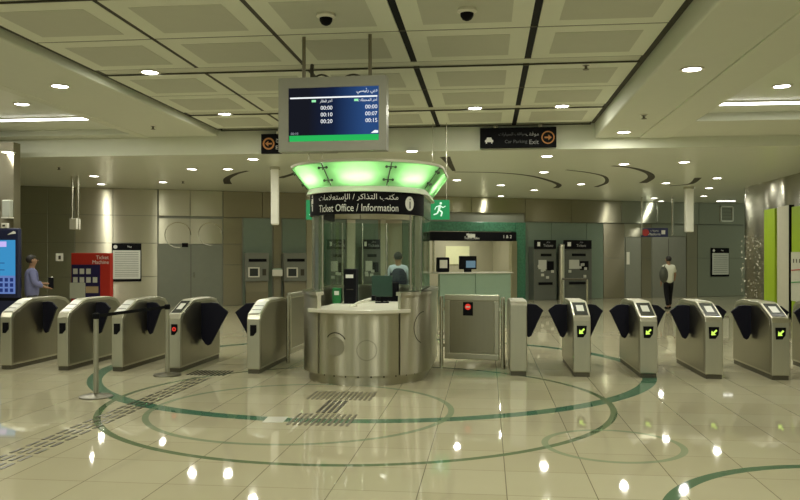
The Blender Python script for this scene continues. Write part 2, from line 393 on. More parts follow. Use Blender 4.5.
obj('housing', box(B(), -.35, .35, 0, .06, .1, .6), BLACK, t, bevel=.01); obj('foot', box(B(), -.12, .12, -.05, .12, 0, .1), BLACK, t); obj('screen', box(B(), -.08, .3, -.006, 0, .16, .42), glow('office screen', (.3, .5, .6), .35), t)
t = on_office('document_stand', 'black ticket printer with white paper at left end of far office counter', 'printer', 440, 272)
obj('body', box(B(), -.13, .35, 0, .2, 0, .55), BLACK, t, bevel=.04); obj('paper', box(B(), -.05, .25, -.01, 0, .15, .45), CREAMW, t)
w = wallM @ Vector((WS(468)+.75, 2.85, 0))
t = thing('notice_board', 'pale yellow lit board on back wall inside the far ticket office', 'board', (w.x, w.y, 1.7), WROT)
obj('board', box(B(), -.55, .5, 0, .03, -.35, .4), mat('board cream', (.75, .75, .45), .5, emit=(.7, .7, .4), es=.25), t)
# ------------------------------------------------------------------ lamps
ofc = wallM @ Vector(((sA+sB)/2, 1.5, OFFZ-.05))
LENS = glow('downlight lens', (1, .98, .90), 20)
LCOL = (1, .985, .83)
def lamp(kind, name, loc, energy, size=.1, size_y=None, col=LCOL, rot=(0, 0, 0), parent=None, spread=None):
    l = bpy.data.lights.new(name, kind); l.energy = energy; l.color = col
    if kind == 'AREA':
        l.size = size
        if size_y: l.shape = 'RECTANGLE'; l.size_y = size_y
        else: l.shape = 'DISK'
        if spread: l.spread = spread
    else: l.shadow_soft_size = size
    o = bpy.data.objects.new(name, l); C.objects.link(o); o.location = loc; o.rotation_euler = rot
    if parent: o.parent = parent
    return o
def downlight_proto():
    t = thing('recessed_downlight', 'x', 'ceiling light', group='recessed downlights')
    bm = B(); lathe(bm, [(.15, .0), (.16, -.012), (.145, -.018), (.118, -.010), (.116, 0)]); obj('trim_ring', bm, CREAMW, t, smooth=True)
    bm = B(); lathe(bm, [(.114, -.001), (.114, -.006), (.06, -.0065)]); obj('lens', bm, LENS, t)
    return t
DLP = downlight_proto(); used = False
DL = [ # px, py, ceiling height, watts, description
 (150, 72, ZP+.025, 26, 'round downlight in panelled ceiling left of the hanging screen, by the left soffit'),
 (225, 114, ZP+.025, 26, 'round downlight in panelled ceiling just left of the hanging screen lower corner'),
 (586, 69, ZP+.025, 26, 'round downlight in panelled ceiling right of the two black slots'),
 (475, 108, ZP+.025, 26, 'round downlight between the two black ceiling slots above the car sign'),
 (562, 106, ZP+.025, 26, 'round downlight in panelled ceiling above right end of the car sign'),
 (60, 86, ZL, 30, 'large round downlight in the left soffit, nearest one'),
 (192, 140, ZL, 24, 'round downlight at the far end of the left soffit'),
 (692, 69, ZS, 34, 'large bright round downlight in the right soffit, nearest one'),
 (624, 132, ZS, 24, 'round downlight at the far end of the right soffit'),
 (22, 104, ZLR, 26, 'haloed downlight in left ceiling recess above the light strip'),
 (782, 86, ZR, 28, 'haloed downlight in right ceiling recess above the light strip'),
 (253, 159, ZF, 16, 'downlight in far ceiling right above the white hanging post'),
 (228, 169, ZF, 16, 'downlight in far ceiling left of the white hanging post'),
 (192, 169, ZF, 16, 'downlight in far ceiling above the left grey double doors'),
 (163, 182, ZF, 12, 'downlight in far ceiling close to wall left of the grey double doors'),
 (94, 176, ZF, 14, 'higher of the paired downlights above the wall notice on the left'),
 (101, 184, ZF, 14, 'lower of the paired downlights above the wall notice on the left'),
 (8, 152, ZF, 12, 'downlight at far left edge above the blue information screen'),
 (412, 151, ZF, 16, 'downlight in far ceiling just above the green kiosk canopy'),
 (457, 180, ZF, 14, 'downlight in far ceiling above right of the running man exit sign'),
 (547, 156, ZF, 18, 'large downlight in far ceiling under right end of the car sign'),
 (544, 172, ZF, 14, 'second downlight below the car sign, beside the curved slot'),
 (534, 190, ZF, 12, 'downlight in far ceiling below the curved slot, near the wall'),
 (501, 185, ZF, 12, 'downlight in far ceiling above the ticket office fascia, upper of two'),
 (501, 196, ZF, 10, 'downlight in far ceiling above the ticket office fascia, lower of two'),
 (581, 184, ZF, 12, 'downlight in far ceiling above the right ticket machine'),
 (684, 162, ZF, 18, 'large downlight in far ceiling above the right hanging post'),
 (624, 164, ZF, 12, 'downlight in far ceiling inside the rightmost curved slot'),
 (717, 178, ZF, 14, 'uppermost of three downlights in a row beside the wavy steel wall'),
 (709, 188, ZF, 12, 'middle of three downlights in a row beside the wavy steel wall'),
 (704, 196, ZF, 10, 'lowest of three downlights in a row beside the wavy steel wall'),
 (666, 183, ZF, 12, 'downlight in far ceiling left of the right hanging post'),
 (654, 198, ZF, 10, 'left of two small downlights over the small blue sign'),
 (661, 201, ZF, 10, 'right of two small downlights over the small blue sign'),
]
lens_mesh = None
for i, (px, py, z, wt, lab) in enumerate(DL):
    p = at_z(px, py, z)
    if i == 0: r = DLP; r.location = p; r['label'] = lab
    else: r = copy_thing(DLP, p, lab)
for i, (px, py, z, wt, lab) in enumerate(DL):
    p = at_z(px, py, z)
    lamp('AREA', 'lamp', (p.x, p.y, z-.022), wt*(1.3 if z == ZF else .95), .16)
# lamps of the same hall behind the photographer
for x, y in ((-4.6, 7.7), (-.3, 7.7), (2.9, 5.5), (-6.3, 5.5), (-3, 4.3), (1.2, 4.3), (-6.3, .5), (2.9, .5), (-3, .6), (1.2, .6), (7, 9.5), (-9.5, 9), (7, 4), (-10, 3.5), (-1.5, -3), (-6, -3), (4, -3)):
    lamp('AREA', 'lamp', (x, y, 4.02 if x in (2.9, -6.3) else 4.3), 30, .11)
lamp('AREA', 'lamp', ofc, 30, .5)  # unseen light added to brighten the office interior
# fluorescent strips
ZR0 = ZR
for lab, x0, x1, Y in (('bright linear light strip in left ceiling recess', -12.8, -7.7, at_z(40, 118.5, ZLR).y), ('bright linear light strip in right ceiling recess', 3.8, 9.0, at_z(760, 102, ZR).y)):
    ZR = ZLR if x0 < 0 else ZR0
    t = thing('strip_light', lab, 'ceiling light', ((x0+x1)/2, Y, ZR-.002), group='linear ceiling lights'); hw = (x1-x0)/2
    obj('ceiling_mount', box(B(), -hw, hw, -.11, .11, -.02, 0), CREAMW, t, bevel=.005); obj('diffuser', box(B(), -hw+.02, hw-.02, -.085, .085, -.03, -.02), glow('strip diffuser', (1, .98, .9), 9), t)  # the mount here is the strip's housing
    lamp('AREA', 'lamp', ((x0+x1)/2, Y, ZR-.04), 26, x1-x0-.1, .16)
# ------------------------------------------------------------------ arcs in the far ceiling
def slot(n, pts, r):
    P = [at_z(a, b, ZF-.006) for a, b in pts]; Q = []
    for i in range(len(P)-1):
        p0 = P[max(i-1, 0)]; p1, p2 = P[i], P[i+1]; p3 = P[min(i+2, len(P)-1)]
        for k in range(8):
            u = k/8; Q.append(.5*((2*p1)+(p2-p0)*u+(2*p0-5*p1+4*p2-p3)*u*u+(3*p1-p0-3*p2+p3)*u**3))
    Q.append(P[-1]); bm = B(); prev = None
    for i, q in enumerate(Q):
        d = (Q[min(i+1, len(Q)-1)]-Q[max(i-1, 0)]).normalized(); nrm = Vector((-d.y, d.x, 0)); rr = r*(.35+.65*i/(len(Q)-1))
        cur = [bm.verts.new(q+nrm*rr), bm.verts.new(q-nrm*rr), bm.verts.new(q-nrm*rr+Vector((0, 0, .006))), bm.verts.new(q+nrm*rr+Vector((0, 0, .006)))]
        if prev:
            for k in range(4): bm.faces.new((prev[k], prev[(k+1) % 4], cur[(k+1) % 4], cur[k]))
        prev = cur
    struct('trim_%d' % n, bm, DARKG)
slot(6, [(454, 172), (500, 173), (530, 176), (550, 181), (559, 185), (556, 188)], .09)
slot(7, [(454, 171), (449, 163), (445, 157)], .12)
slot(8, [(566, 170), (590, 173), (605, 177), (606, 183), (596, 187)], .07)
slot(9, [(612, 166), (632, 168), (648, 173), (651, 178), (643, 183)], .12)
slot(10, [(248, 171), (236, 174), (227, 179), (228, 184)], .12)
slot(11, [(302, 168), (293, 174), (280, 178)], .1)
slot(12, [(670, 186), (690, 184), (698, 178)], .1)
# ------------------------------------------------------------------ small ceiling things
def dome(px, py, lab):
    p = at_z(px, py, ZP-.004); t = thing('dome_camera', lab, 'security camera', p)
    bm = B(); lathe(bm, [(.10, 0), (.11, -.03), (.085, -.045), (.08, -.05)]); obj('ceiling_mount', bm, CREAMW, t, smooth=True)
    bm = B(); lathe(bm, [(.075, -.04), (.072, -.08), (.05, -.115), (.02, -.13), (.001, -.132)]); obj('dome', bm, BLACK, t, smooth=True)
dome(326, 14, 'dark dome camera on ceiling panel above the hanging screen')
dome(467, 9, 'dark dome camera on ceiling panel between the two black slots')
def sprinkler(px, py, z, lab):
    p = at_z(px, py, z); t = thing('sprinkler', lab, 'sprinkler', p)
    bm = B(); lathe(bm, [(.05, 0), (.05, -.01), (.02, -.015), (.02, -.06), (.045, -.062), (.045, -.07)]); obj('head', bm, mat('dark brass', (.15, .14, .1), .4), t); bm = B(); lathe(bm, [(.07, 0), (.07, -.006), (.05, -.01)]); obj('ceiling_mount', bm, CREAMW, t)
sprinkler(644, 115, ZS, 'small dark sprinkler head in the right soffit'); sprinkler(153, 126, ZL, 'small dark sprinkler head in the left soffit')
sprinkler(59, 167, ZF, 'small dark sprinkler head in far ceiling at left'); sprinkler(183, 181, ZF, 'dark sprinkler head in far ceiling over the left double doors'); sprinkler(586, 65, ZP, 'small sprinkler head right beside the downlight right of the slots')
# ------------------------------------------------------------------ signs
def rods(t, xs, z0, z1, r=.02):
    for x in xs: obj('rod', tube(B(), [(x, 0, z0), (x, 0, z1)], r, 10), ROD, t)
def arrow_poly(ang, s):
    P = [(-.5, -.12), (.05, -.12), (.05, -.42), (.55, 0), (.05, .42), (.05, .12), (-.5, .12)]
    c, n = math.cos(ang), math.sin(ang); return [((x*c-y*n)*s, (x*n+y*c)*s) for x, y in P]
def car_bm(cx, cz, s, y):
    bm = B(); P = [(-1, -.35), (-1, .15), (-.72, .25), (-.5, .8), (.5, .8), (.72, .25), (1, .15), (1, -.35), (.8, -.35), (.8, -.7), (.5, -.7), (.5, -.35), (-.5, -.35), (-.5, -.7), (-.8, -.7), (-.8, -.35)]
    prism(bm, [(cx+a*s, cz+b*s) for a, b in P], y-.002, y); return bm
p0, p1 = at_y(480, 16.4, 128), at_y(556.5, 16.4, 147)
SW = p1.x-p0.x; SH = p0.z-p1.z
t = thing('wayfinding_sign', 'black ceiling sign with white car symbol and orange arrow', 'sign', ((p0.x+p1.x)/2, 16.4, p1.z))
obj('sign_box', box(B(), -SW/2, SW/2, 0, .1, 0, SH), BLACK, t, bevel=.008)
obj('bracket', box(box(B(), -.5, -.42, .02, .08, SH, ZP-p1.z), .42, .5, .02, .08, SH, ZP-p1.z), ROD, t)
obj('car_symbol', car_bm(-SW*.38, SH*.36, .085, -.001), WHITE, t)
bm = B(); n = 32
for k in range(n):
    a, b = 2*PI*k/n, 2*PI*(k+1)/n; prism(bm, [(SW*.39+.135*math.cos(a), SH*.48+.135*math.sin(a)), (SW*.39+.135*math.cos(b), SH*.48+.135*math.sin(b)), (SW*.39+.11*math.cos(b), SH*.48+.11*math.sin(b)), (SW*.39+.11*math.cos(a), SH*.48+.11*math.sin(a))], -.004, -.001)
prism(bm, [(SW*.39+x, SH*.48+z) for x, z in arrow_poly(0, .14)], -.004, -.001); obj('orange_arrow', bm, ORANGE, t)
GW = mat('dim letters', (.40, .40, .40), .5)
writing('lettering', 'موقف', SW*.27, -.003, SH*.64, t, GW, h=.10, align='R', arabic=True); writing('lettering', 'Exit', SW*.27, -.003, SH*.27, t, GW, h=.09, align='R')
writing('lettering', 'مواقف السيارات', SW*.10, -.003, SH*.66, t, mat('faint letters', (.12, .12, .13), .5), h=.08, align='R', arabic=True); writing('lettering', 'Car Parking', SW*.12, -.003, SH*.28, t, MATS['faint letters'], h=.09, align='R')
p0, p1 = at_y(261, 16.4, 134), at_y(337, 16.4, 152.5); SW = p1.x-p0.x; SH = p0.z-p1.z
t = thing('wayfinding_sign', 'black ceiling sign with orange arrow, half hidden behind the hanging screen', 'sign', ((p0.x+p1.x)/2, 16.4, p1.z))
obj('sign_box', box(B(), -SW/2, SW/2, 0, .1, 0, SH), BLACK, t, bevel=.008)
obj('bracket', box(box(B(), -.5, -.42, .02, .08, SH, ZP-p1.z), .42, .5, .02, .08, SH, ZP-p1.z), ROD, t)
bm = B(); cx, cz = -SW/2+.17, SH*.5
for k in range(n):
    a, b = 2*PI*k/n, 2*PI*(k+1)/n; prism(bm, [(cx+.13*math.cos(a), cz+.13*math.sin(a)), (cx+.13*math.cos(b), cz+.13*math.sin(b)), (cx+.095*math.cos(b), cz+.095*math.sin(b)), (cx+.095*math.cos(a), cz+.095*math.sin(a))], -.004, -.001)
prism(bm, [(cx+x, cz+z) for x, z in arrow_poly(PI, .14)], -.004, -.001); obj('orange_arrow', bm, ORANGE, t)
writing('lettering', 'خروج', -SW/2+.33, -.003, SH*.66, t, h=.09, align='L', arabic=True); writing('lettering', 'Exit', -SW/2+.33, -.003, SH*.3, t, h=.08, align='L')
# running man exit signs
def exit_sign(px0, px1, lab):
    p0, p1 = at_y(px0, 16.0, 200), at_y(px1, 16.0, 219.5); w = p1.x-p0.x; h = p0.z-p1.z
    t = thing('exit_sign', lab, 'exit sign', ((p0.x+p1.x)/2, 16.0, p1.z))
    obj('sign_box', box(B(), -w/2, w/2, 0, .08, 0, h), mat('exit green', (.01, .20, .07), .4, emit=(.01, .22, .075), es=.55), t, bevel=.005)
    rods(t, (-w*.35, w*.35), h, ZP-p1.z, .008)
    bm = B(); cx, cz, s = 0, h*.5, h*.42
    def limb(a, b, r): tube(bm, [(cx+a[0]*s, -.004, cz+a[1]*s), (cx+b[0]*s, -.004, cz+b[1]*s)], r*s, 6)
    ellipsoid(bm, (cx+.12*s, -.004, cz+.78*s), (.15*s, .004, .15*s), 12)
    for a, b, r in (((.05, .55), (-.1, 0), .15), ((-.1, 0), (.3, -.3), .10), ((.3, -.3), (.15, -.8), .09), ((-.1, 0), (-.3, -.45), .10), ((-.3, -.45), (-.75, -.6), .08), ((.05, .5), (.4, .25), .07), ((.4, .25), (.7, .45), .06), ((.0, .5), (-.45, .35), .07), ((-.45, .35), (-.6, .0), .06)): limb(a, b, r)
    for v in bm.verts: v.co.y = -.002+(v.co.y+.004)*.05
    obj('running_figure', bm, mat('exit white', (.7, .9, .8), .5, emit=(.6, .9, .75), es=.5), t); return t
exit_sign(430, 449.5, 'green running man exit sign right of the kiosk sign band')
exit_sign(306, 325, 'green exit sign peeking out left of the kiosk sign band')
# small blue sign on rods at the right
p0, p1 = at_y(641, 30.2, 228), at_y(668, 30.2, 237); w = p1.x-p0.x; h = p0.z-p1.z
t = thing('wayfinding_sign', 'small navy sign with red dot hung on two rods before the far doors', 'sign', ((p0.x+p1.x)/2, 30.2, p1.z))
obj('sign_box', box(B(), -w/2, w/2, 0, .08, 0, h), mat('sign navy', (.02, .025, .10), .4), t, bevel=.006)
rods(t, (-w/2+.03, w/2+.16), h*.2, ZF-p1.z, .035)
bm = B(); lathe(bm, [(.13, 0), (.13, .004)], seg=24); obj('red_dot', bm, mat('sign red', (.5, .03, .03), .5), t, xf=Matrix.Translation((-w/2+.17, -.001, h/2)) @ Matrix.Rotation(PI/2, 4, 'X'))
writing('lettering', 'Platform', 0, -.003, h*.32, t, h=.09); writing('lettering', 'رصيف', .0, -.003, h*.7, t, h=.09, arabic=True); obj('icon', box(B(), w/2-.24, w/2-.1, -.004, -.001, h*.3, h*.75), WHITE, t)
# edge-on hanging posts
t_ = at_y(275, 19.0, 163)
t = thing('hanging_sign', 'white post hanging from far ceiling left of the kiosk, sign seen edge on', 'sign', (t_.x, 19.0, 2.45), .24)
obj('post', box(B(), -.1, .1, -.1, .1, .0, ZF-2.45), mat('post white', (.80, .79, .70), .35), t, bevel=.04)
obj('collar', tube(B(), [(0, 0, 1.38), (0, 0, 1.45)], .13, 20), ROD, t)
q = at_y(689, 25.9, 190)
t = thing('hanging_sign', 'white post hanging from far ceiling by the small blue sign, seen edge on', 'sign', (q.x, 25.9, 2.45))
obj('post', box(B(), -.13, .13, -.1, .1, .0, ZF-2.45), MATS['post white'], t, bevel=.03); obj('collar', tube(B(), [(0, 0, 1.38), (0, 0, 1.45)], .17, 20), ROD, t)
q = at_y(75, 20.6, 178)
t = thing('hanging_sign', 'twin pale rods with a small box hanging above the red ticket machine', 'sign', (q.x, 20.6, 2.42))
rods(t, (-.085, .085), .0, ZF-2.42, .03); obj('sign_box', box(B(), -.10, .10, -.12, .12, 0, .3), CREAMW, t, bevel=.01)
# ------------------------------------------------------------------ hanging departures screen
Ym = 9.45
p0, p1 = at_y(278, Ym, 78), at_y(386.5, Ym, 150); MW = p1.x-p0.x; MH = p0.z-p1.z; mcx = (p0.x+p1.x)/2
t = thing('departure_screen', 'large grey framed train departure screen hanging on two rods over the kiosk', 'display screen', (mcx, Ym, p1.z), -.03)
bm = B(); s0, s1 = at_y(288, Ym).x-mcx, at_y(379, Ym).x-mcx; z0, z1 = at_y(330, Ym, 141).z-p1.z, at_y(330, Ym, 87).z-p1.z
for a in ((-MW/2, MW/2, 0, z0), (-MW/2, MW/2, z1, MH), (-MW/2, s0, z0, z1), (s1, MW/2, z0, z1)): box(bm, a[0], a[1], -.0, .18, a[2], a[3])
FR = mat('screen frame grey', (.33, .33, .28), .35)
obj('frame', bm, FR, t)
obj('back_cover', box(B(), -MW/2+.01, MW/2-.01, .04, .19, .01, MH-.01), FR, t)
def screen_mat():
    m = bpy.data.materials.new('departure screen picture'); m.use_nodes = True; nt = m.node_tree; nt.nodes.clear(); L = nt.links
    tc = N(nt, 'ShaderNodeTexCoord'); sp = N(nt, 'ShaderNodeSeparateXYZ'); L.new(tc.outputs['Generated'], sp.inputs[0])
    cr = N(nt, 'ShaderNodeValToRGB'); L.new(sp.outputs[0], cr.inputs[0])
    e = cr.color_ramp.elements; e[0].position = .22; e[0].color = (.008, .009, .014, 1); e[1].position = .85; e[1].color = (.02, .06, .18, 1)
    x = e.new(.5); x.color = (.007, .014, .042, 1)
    em = N(nt, 'ShaderNodeEmission'); L.new(cr.outputs[0], em.inputs[0]); em.inputs[1].default_value = 1.0; o = N(nt, 'ShaderNodeOutputMaterial'); L.new(em.outputs[0], o.inputs[0]); return m
sc = obj('screen', box(B(), s0, s1, .012, .035, z0, z1), screen_mat(), t)
SWd = s1-s0; SHt = z1-z0
obj('green_bar', box(B(), s0+.01, s1-.004, .006, .012, z0+.0, z0+.075), glow('screen green', (.02, .42, .09), 1), sc)
SWH = glow('screen white', (.85, .88, .9), 1.0)
obj('rule', box(B(), s0+.02, s1-.02, .006, .012, z0+SHt*.80, z0+SHt*.825), SWH, sc)
yq = .006
writing('lettering', 'دبي رئيسي', s1-.02, yq, z0+SHt*.91, sc, SWH, h=.07, align='R', arabic=True)
writing('lettering', 'آخر المحطات', s1-.02, yq, z0+SHt*.745, sc, SWH, h=.05, align='R', arabic=True); writing('lettering', 'آخر قطار', s0+SWd*.49, yq, z0+SHt*.745, sc, SWH, h=.05, align='R', arabic=True)
for i, (a, b) in enumerate((('00:00', '00:00'), ('00:10', '00:07'), ('00:20', '00:15'))):
    z = z0+SHt*(.62-.125*i); writing('lettering', a, s0+SWd*.49, yq, z, sc, SWH, h=.048, align='R'); writing('lettering', b, s1-.02, yq, z, sc, SWH, h=.048, align='R')
writing('lettering', '00:10', s0+.03, yq, z0+.10, sc, glow('screen dim', (.3, .32, .36), 1), h=.03, align='L')
for a_ in (.26, .73): obj('status_mark', box(B(), s0+SWd*a_, s0+SWd*(a_+.045), .006, .012, z0+SHt*.73, z0+SHt*.77), glow('screen mint', (.3, .8, .4), 1), sc)
prism_b = B(); prism(prism_b, [(s1-.10, z0+.09), (s1-.01, z0+.09), (s1-.01, z0+.12), (s1-.05, z0+.125)], .006, .012); obj('logo_mark', prism_b, SWH, sc)
rx0, rx1 = at_y(303.5, Ym+.1).x-mcx, at_y(370, Ym+.1).x-mcx
for x in (rx0, rx1): obj('rod', tube(B(), [(x, .1, MH-.02), (x, .1, ZP-p1.z)], .022, 12), mat('rod bronze', (.20, .18, .12), .4, .6), t)
cb = B()
for a, b, h in ((rx0+.09, rx0+.36, .07), (rx1-.37, rx1-.06, .06)):
    tube(cb, [(a+(b-a)*k/12, .1, MH-.02+h*math.sin(PI*k/12)) for k in range(13)], .012, 8)
obj('cable', cb, DARKG, t, smooth=True)
obj('conduit', tube(B(), [(rx0+.1, .12, MH+.02), (rx0+.085, .16, MH+.13), (rx0+.08, .2, MH+.2)], .025, 8), DARKG, t)
# ------------------------------------------------------------------ kiosk
KX, KY0, KY1 = -1.64, 10.66, 11.95
kt = thing('information_kiosk', 'round stainless ticket office and information kiosk with glowing green glass canopy', 'kiosk', (KX, KY0, 0))
DY = KY1-KY0
def outline(phi0=-180, phi1=180, step=4):
    """path around the kiosk, phi 0 = towards the hall, positive to +x; returns (base, normal)"""
    out = []; p = phi0
    def pt(ph):
        a = math.radians(ph); n = Vector((math.sin(a), -math.cos(a), 0)); c = Vector((0, 0 if abs(ph) <= 90 else DY, 0)); return c, n
    k = phi0
    while k < phi1+1e-6:
        for edge in (-90, 90):
            if k-step < edge <= k and k > phi0 and abs(k) != 90: pass
        out.append(pt(k)); 
        if abs(k-(-90)) < 1e-6 or abs(k-90) < 1e-6:
            a = math.radians(k); nn = Vector((math.sin(a), -math.cos(a), 0))
            if k < 0: out.insert(len(out)-1, (Vector((0, DY, 0)), nn)) if k > phi0 else None
            elif k < phi1: out.append((Vector((0, DY, 0)), nn))
        nk = k+step
        for edge in (-90, 90):
            if k < edge-1e-6 < nk-1e-6: nk = edge
        if k < phi1 < nk: nk = phi1
        k = nk
    return out
def band(bm, R0, z0, R1, z1, phi0, phi1, th=.02, step=4):
    """a shell between two heights following the outline, thickness inward"""
    path = outline(phi0, phi1, step); full = phi1-phi0 >= 359.9
    prev = None; first = None
    for c, n in path:
        cur = [bm.verts.new(c+n*R0+Vector((0, 0, z0))), bm.verts.new(c+n*R1+Vector((0, 0, z1))), bm.verts.new(c+n*(R1-th)+Vector((0, 0, z1))), bm.verts.new(c+n*(R0-th)+Vector((0, 0, z0)))]
        if prev:
            for k in range(4): bm.faces.new((prev[k], prev[(k+1) % 4], cur[(k+1) % 4], cur[k]))
        else: first = cur
        prev = cur
    if not full: bm.faces.new(first[::-1]); bm.faces.new(prev)
    return bm
def plate(bm, R, z0, z1):
    path = [c+n*R for c, n in outline(-180, 180, 6)][:-1]
    prism(bm, [(p.x, p.y) for p in path], z0, z1, 'XY'); return bm
obj('plinth', band(B(), .80, 0, .80, .13, -180, 180, .05), STK, kt, smooth=True)
obj('front_panel', band(B(), .85, .13, .85, .93, -39, 37, .04), STK, kt, smooth=True)
for a, b in ((-180, -39.6), (37.6, 132)): obj('side_panel', band(B(), .875, .13, .875, 1.15, a, b, .06), STK, kt, smooth=True)
obj('side_panel', band(B(), .875, .13, .875, 1.15, 132.5, 180, .06), STK, kt, smooth=True)
for a, b in ((-180, -39), (37, 180)): obj('side_coping', band(B(), .90, 1.15, .90, 1.195, a, b, .12), STK, kt, smooth=True)
ct = B(); path = [n*.92 for c, n in outline(-50, 46, 4)]
prism(ct, [(p.x, p.y) for p in path]+[(.56, .05), (.56, 1.1), (-.58, 1.1), (-.58, .05)], .93, .975, 'XY')
obj('counter_top', ct, mat('counter cream', (.72, .69, .58), .3, var=.03), kt, bevel=.008)
obj('mid_floor', plate(B(), .8, .10, .13), DARKG, kt)
# roundels on the steel
def curved(bm, R):
    for v in bm.verts:
        a = v.co.x/R; v.co = Vector((math.sin(a)*(R-v.co.y), -math.cos(a)*(R-v.co.y), v.co.z))
    return bm
def ring_flat(cx, cz, r0, r1, a0=0, a1=2*PI, y=-.003, n=40, sx=1):
    bm = B(); 
    for k in range(n):
        a, b = a0+(a1-a0)*k/n, a0+(a1-a0)*(k+1)/n
        prism(bm, [(cx+sx*r1*math.cos(a), cz+r1*math.sin(a)), (cx+sx*r1*math.cos(b), cz+r1*math.sin(b)), (cx+sx*r0*math.cos(b), cz+r0*math.sin(b)), (cx+sx*r0*math.cos(a), cz+r0*math.sin(a))], y, 0)
    return bm
MATT = steel('etched steel', (.42, .40, .32), .5)
obj('etched_disc', curved(ring_flat(-.30, .50, .001, .125), .85), MATT, kt); obj('etched_arc', curved(ring_flat(-.30, .52, .15, .165, .5, 2.5), .85), DARKG, kt)
obj('etched_disc', curved(ring_flat(.12, .46, .12, .135, sx=1), .85), MATT, kt)
obj('etched_arc', curved(ring_flat(.875*math.radians(66), .72, .20, .212, 1.5, 4.4), .875), DARKG, kt)
obj('etched_disc', curved(ring_flat(-.875*math.radians(72), .45, .06, .08, 0, 2*PI), .875), MATT, kt)
# glass and mullions
KG = glass('kiosk glass', (.86, .94, .88), .04)
for a, b in ((-180, -121), (-119, -77), (-49, -43), (58, 64), (88, 119), (121, 180)):
    obj('glass_pane', band(B(), .765, 1.195, .765, 2.2, a, b, .012), KG, kt, smooth=True)
for ph, r in ((-42, .016), (-120, .016), (57, .016), (120, .016), (179.9, .016), (150, .012), (-150, .012)):
    c, n = outline(ph, ph+.01, 4)[0]
    p = c+n*.765; obj('mullion', tube(B(), [(p.x, p.y, 1.205), (p.x, p.y, 2.2)], r, 10), ROD, kt)
for ph, hwid in ((-63, 13), (76, 11)):   # broad steel-and-glass posts
    c, n = outline(ph, ph+.01, 4)[0]; p = n*.77
    obj('column', band(B(), .76, 1.195, .76, 2.2, ph-hwid, ph+hwid, .03), mat('frosted post', (.34, .38, .30), .25, metal=.6, var=.05), kt, smooth=True)
# sign band
obj('sign_band', band(B(), .79, 2.205, .79, 2.49, -100, 84, .04), BLACK, kt, smooth=True)
obj('rear_band', band(B(), .78, 2.205, .78, 2.49, 84.5, 118, .03), MARB, kt, smooth=True); obj('rear_rail', band(B(), .78, 2.36, .78, 2.49, 118.5, 180, .03), CREAMW, kt, smooth=True); obj('rear_rail', band(B(), .78, 2.36, .78, 2.49, -180, -100.5, .03), CREAMW, kt, smooth=True)
def on_band(name, bm, m, phi): 
    bmesh.ops.subdivide_edges(bm, edges=[e for e in bm.edges if e.calc_length() > .05], cuts=2)
    curved(bm, .792); return obj(name, bm, m, kt, xf=Matrix.Rotation(math.radians(phi), 4, 'Z'))
bm = text_bm(shape_arabic('مكتب التذاكر / الإستعلامات'), 1.16, .10); bm.transform(Matrix.Translation((0, 0, 2.412))); on_band('arabic_lettering', bm, WHITE, -3)
bm = text_bm('Ticket Office / Information', 1.16, .095); bm.transform(Matrix.Translation((0, 0, 2.285))); on_band('english_lettering', bm, WHITE, -3)
bm = B(); lathe(bm, [(.085, 0), (.085, .002)], seg=32); bm.transform(Matrix.Translation((0, 0, 2.35)) @ Matrix.Rotation(PI/2, 4, 'X') @ Matrix.Diagonal((.95, 1.1, 1, 1))); on_band('information_disc', bm, WHITE, 53)
bm = text_bm('i', None, .13); bm.transform(Matrix.Translation((0, -.006, 2.35))); on_band('information_letter', bm, BLACK, 53)
bm = B(); box(bm, -.03, .03, -.002, 0, 2.36, 2.43); box(bm, -.018, .018, -.002, 0, 2.26, 2.35); box(bm, -.05, -.036, -.002, 0, 2.33, 2.40); box(bm, -.02, .02, -.002, 0, 2.44, 2.475); on_band('attendant_icon', bm, WHITE, -60)
# canopy
obj('canopy_neck', band(B(), .84, 2.49, .81, 2.56, -180, 180, .06), CREAMW, kt, smooth=True)
GP = translucent('green lit glass', (.60, .90, .56))
edges = [-180, -130, -78, -26, 26, 78, 130, 180]
for a, b in zip(edges, edges[1:]): obj('canopy_glass', band(B(), .815, 2.565, 1.03, 2.85, a+.6, b-.6, .012), GP, kt, smooth=True)
obj('canopy_rim', band(B(), 1.05, 2.85, 1.05, 2.88, -180, 180, .08), MATS['counter cream'], kt, smooth=True)
obj('canopy_roof', plate(B(), .99, 2.87, 2.885), mat('roof grey', (.4, .42, .36), .5), kt)
obj('kiosk_ceiling', plate(B(), .75, 2.46, 2.49), CREAMW, kt)
for ph in edges[:-1]:
    c, n = outline(ph, ph+.01, 4)[0]
    for f in (.25, .78):
        p = c+n*(.815+.215*f+.02)+Vector((0, 0, 2.565+.285*f)); tng = Vector((-n.y, n.x, 0)); bm = B()
        tube(bm, [p-tng*.06+n*.012, p+tng*.06+n*.012], .007, 6); tube(bm, [p+Vector((0, 0, -.03)), p+Vector((0, 0, .03))], .007, 6)
        for sg in (-1, 1): ellipsoid(bm, p+tng*.06*sg, (.018, .018, .018), 8)
        obj('spider_fitting', bm, mat('fitting dark', (.10, .12, .09), .35, .8), kt)
    q0 = c+n*.825+Vector((0, 0, 2.57)); q1 = c+n*1.035+Vector((0, 0, 2.845)); obj('glass_joint', tube(B(), [q0, q1], .006, 6), MATS['fitting dark'], kt)
for ph in (-104, -52, 0, 52, 90, 104, 156):
    c, n = outline(ph, ph+.01, 4)[0]; 
    if ph == 90: c = Vector((0, DY*.55, 0))
    tg = Vector((-n.y, n.x, 0)); p = c+n*.76+Vector((0, 0, 2.72))
    bm = B(); tube(bm, [p-tg*.2, p+tg*.2], .018, 8); obj('canopy_lamp', bm, glow('canopy tube', (.95, 1, .9), 10), kt)
    lamp('AREA', 'lamp', Vector((KX, KY0, 0))+p+n*.03, 4.2, .35, .04, (.95, 1, .86), (n.to_track_quat('Z', 'Y').to_matrix() @ Matrix.Rotation(PI, 3, 'X')).to_euler())
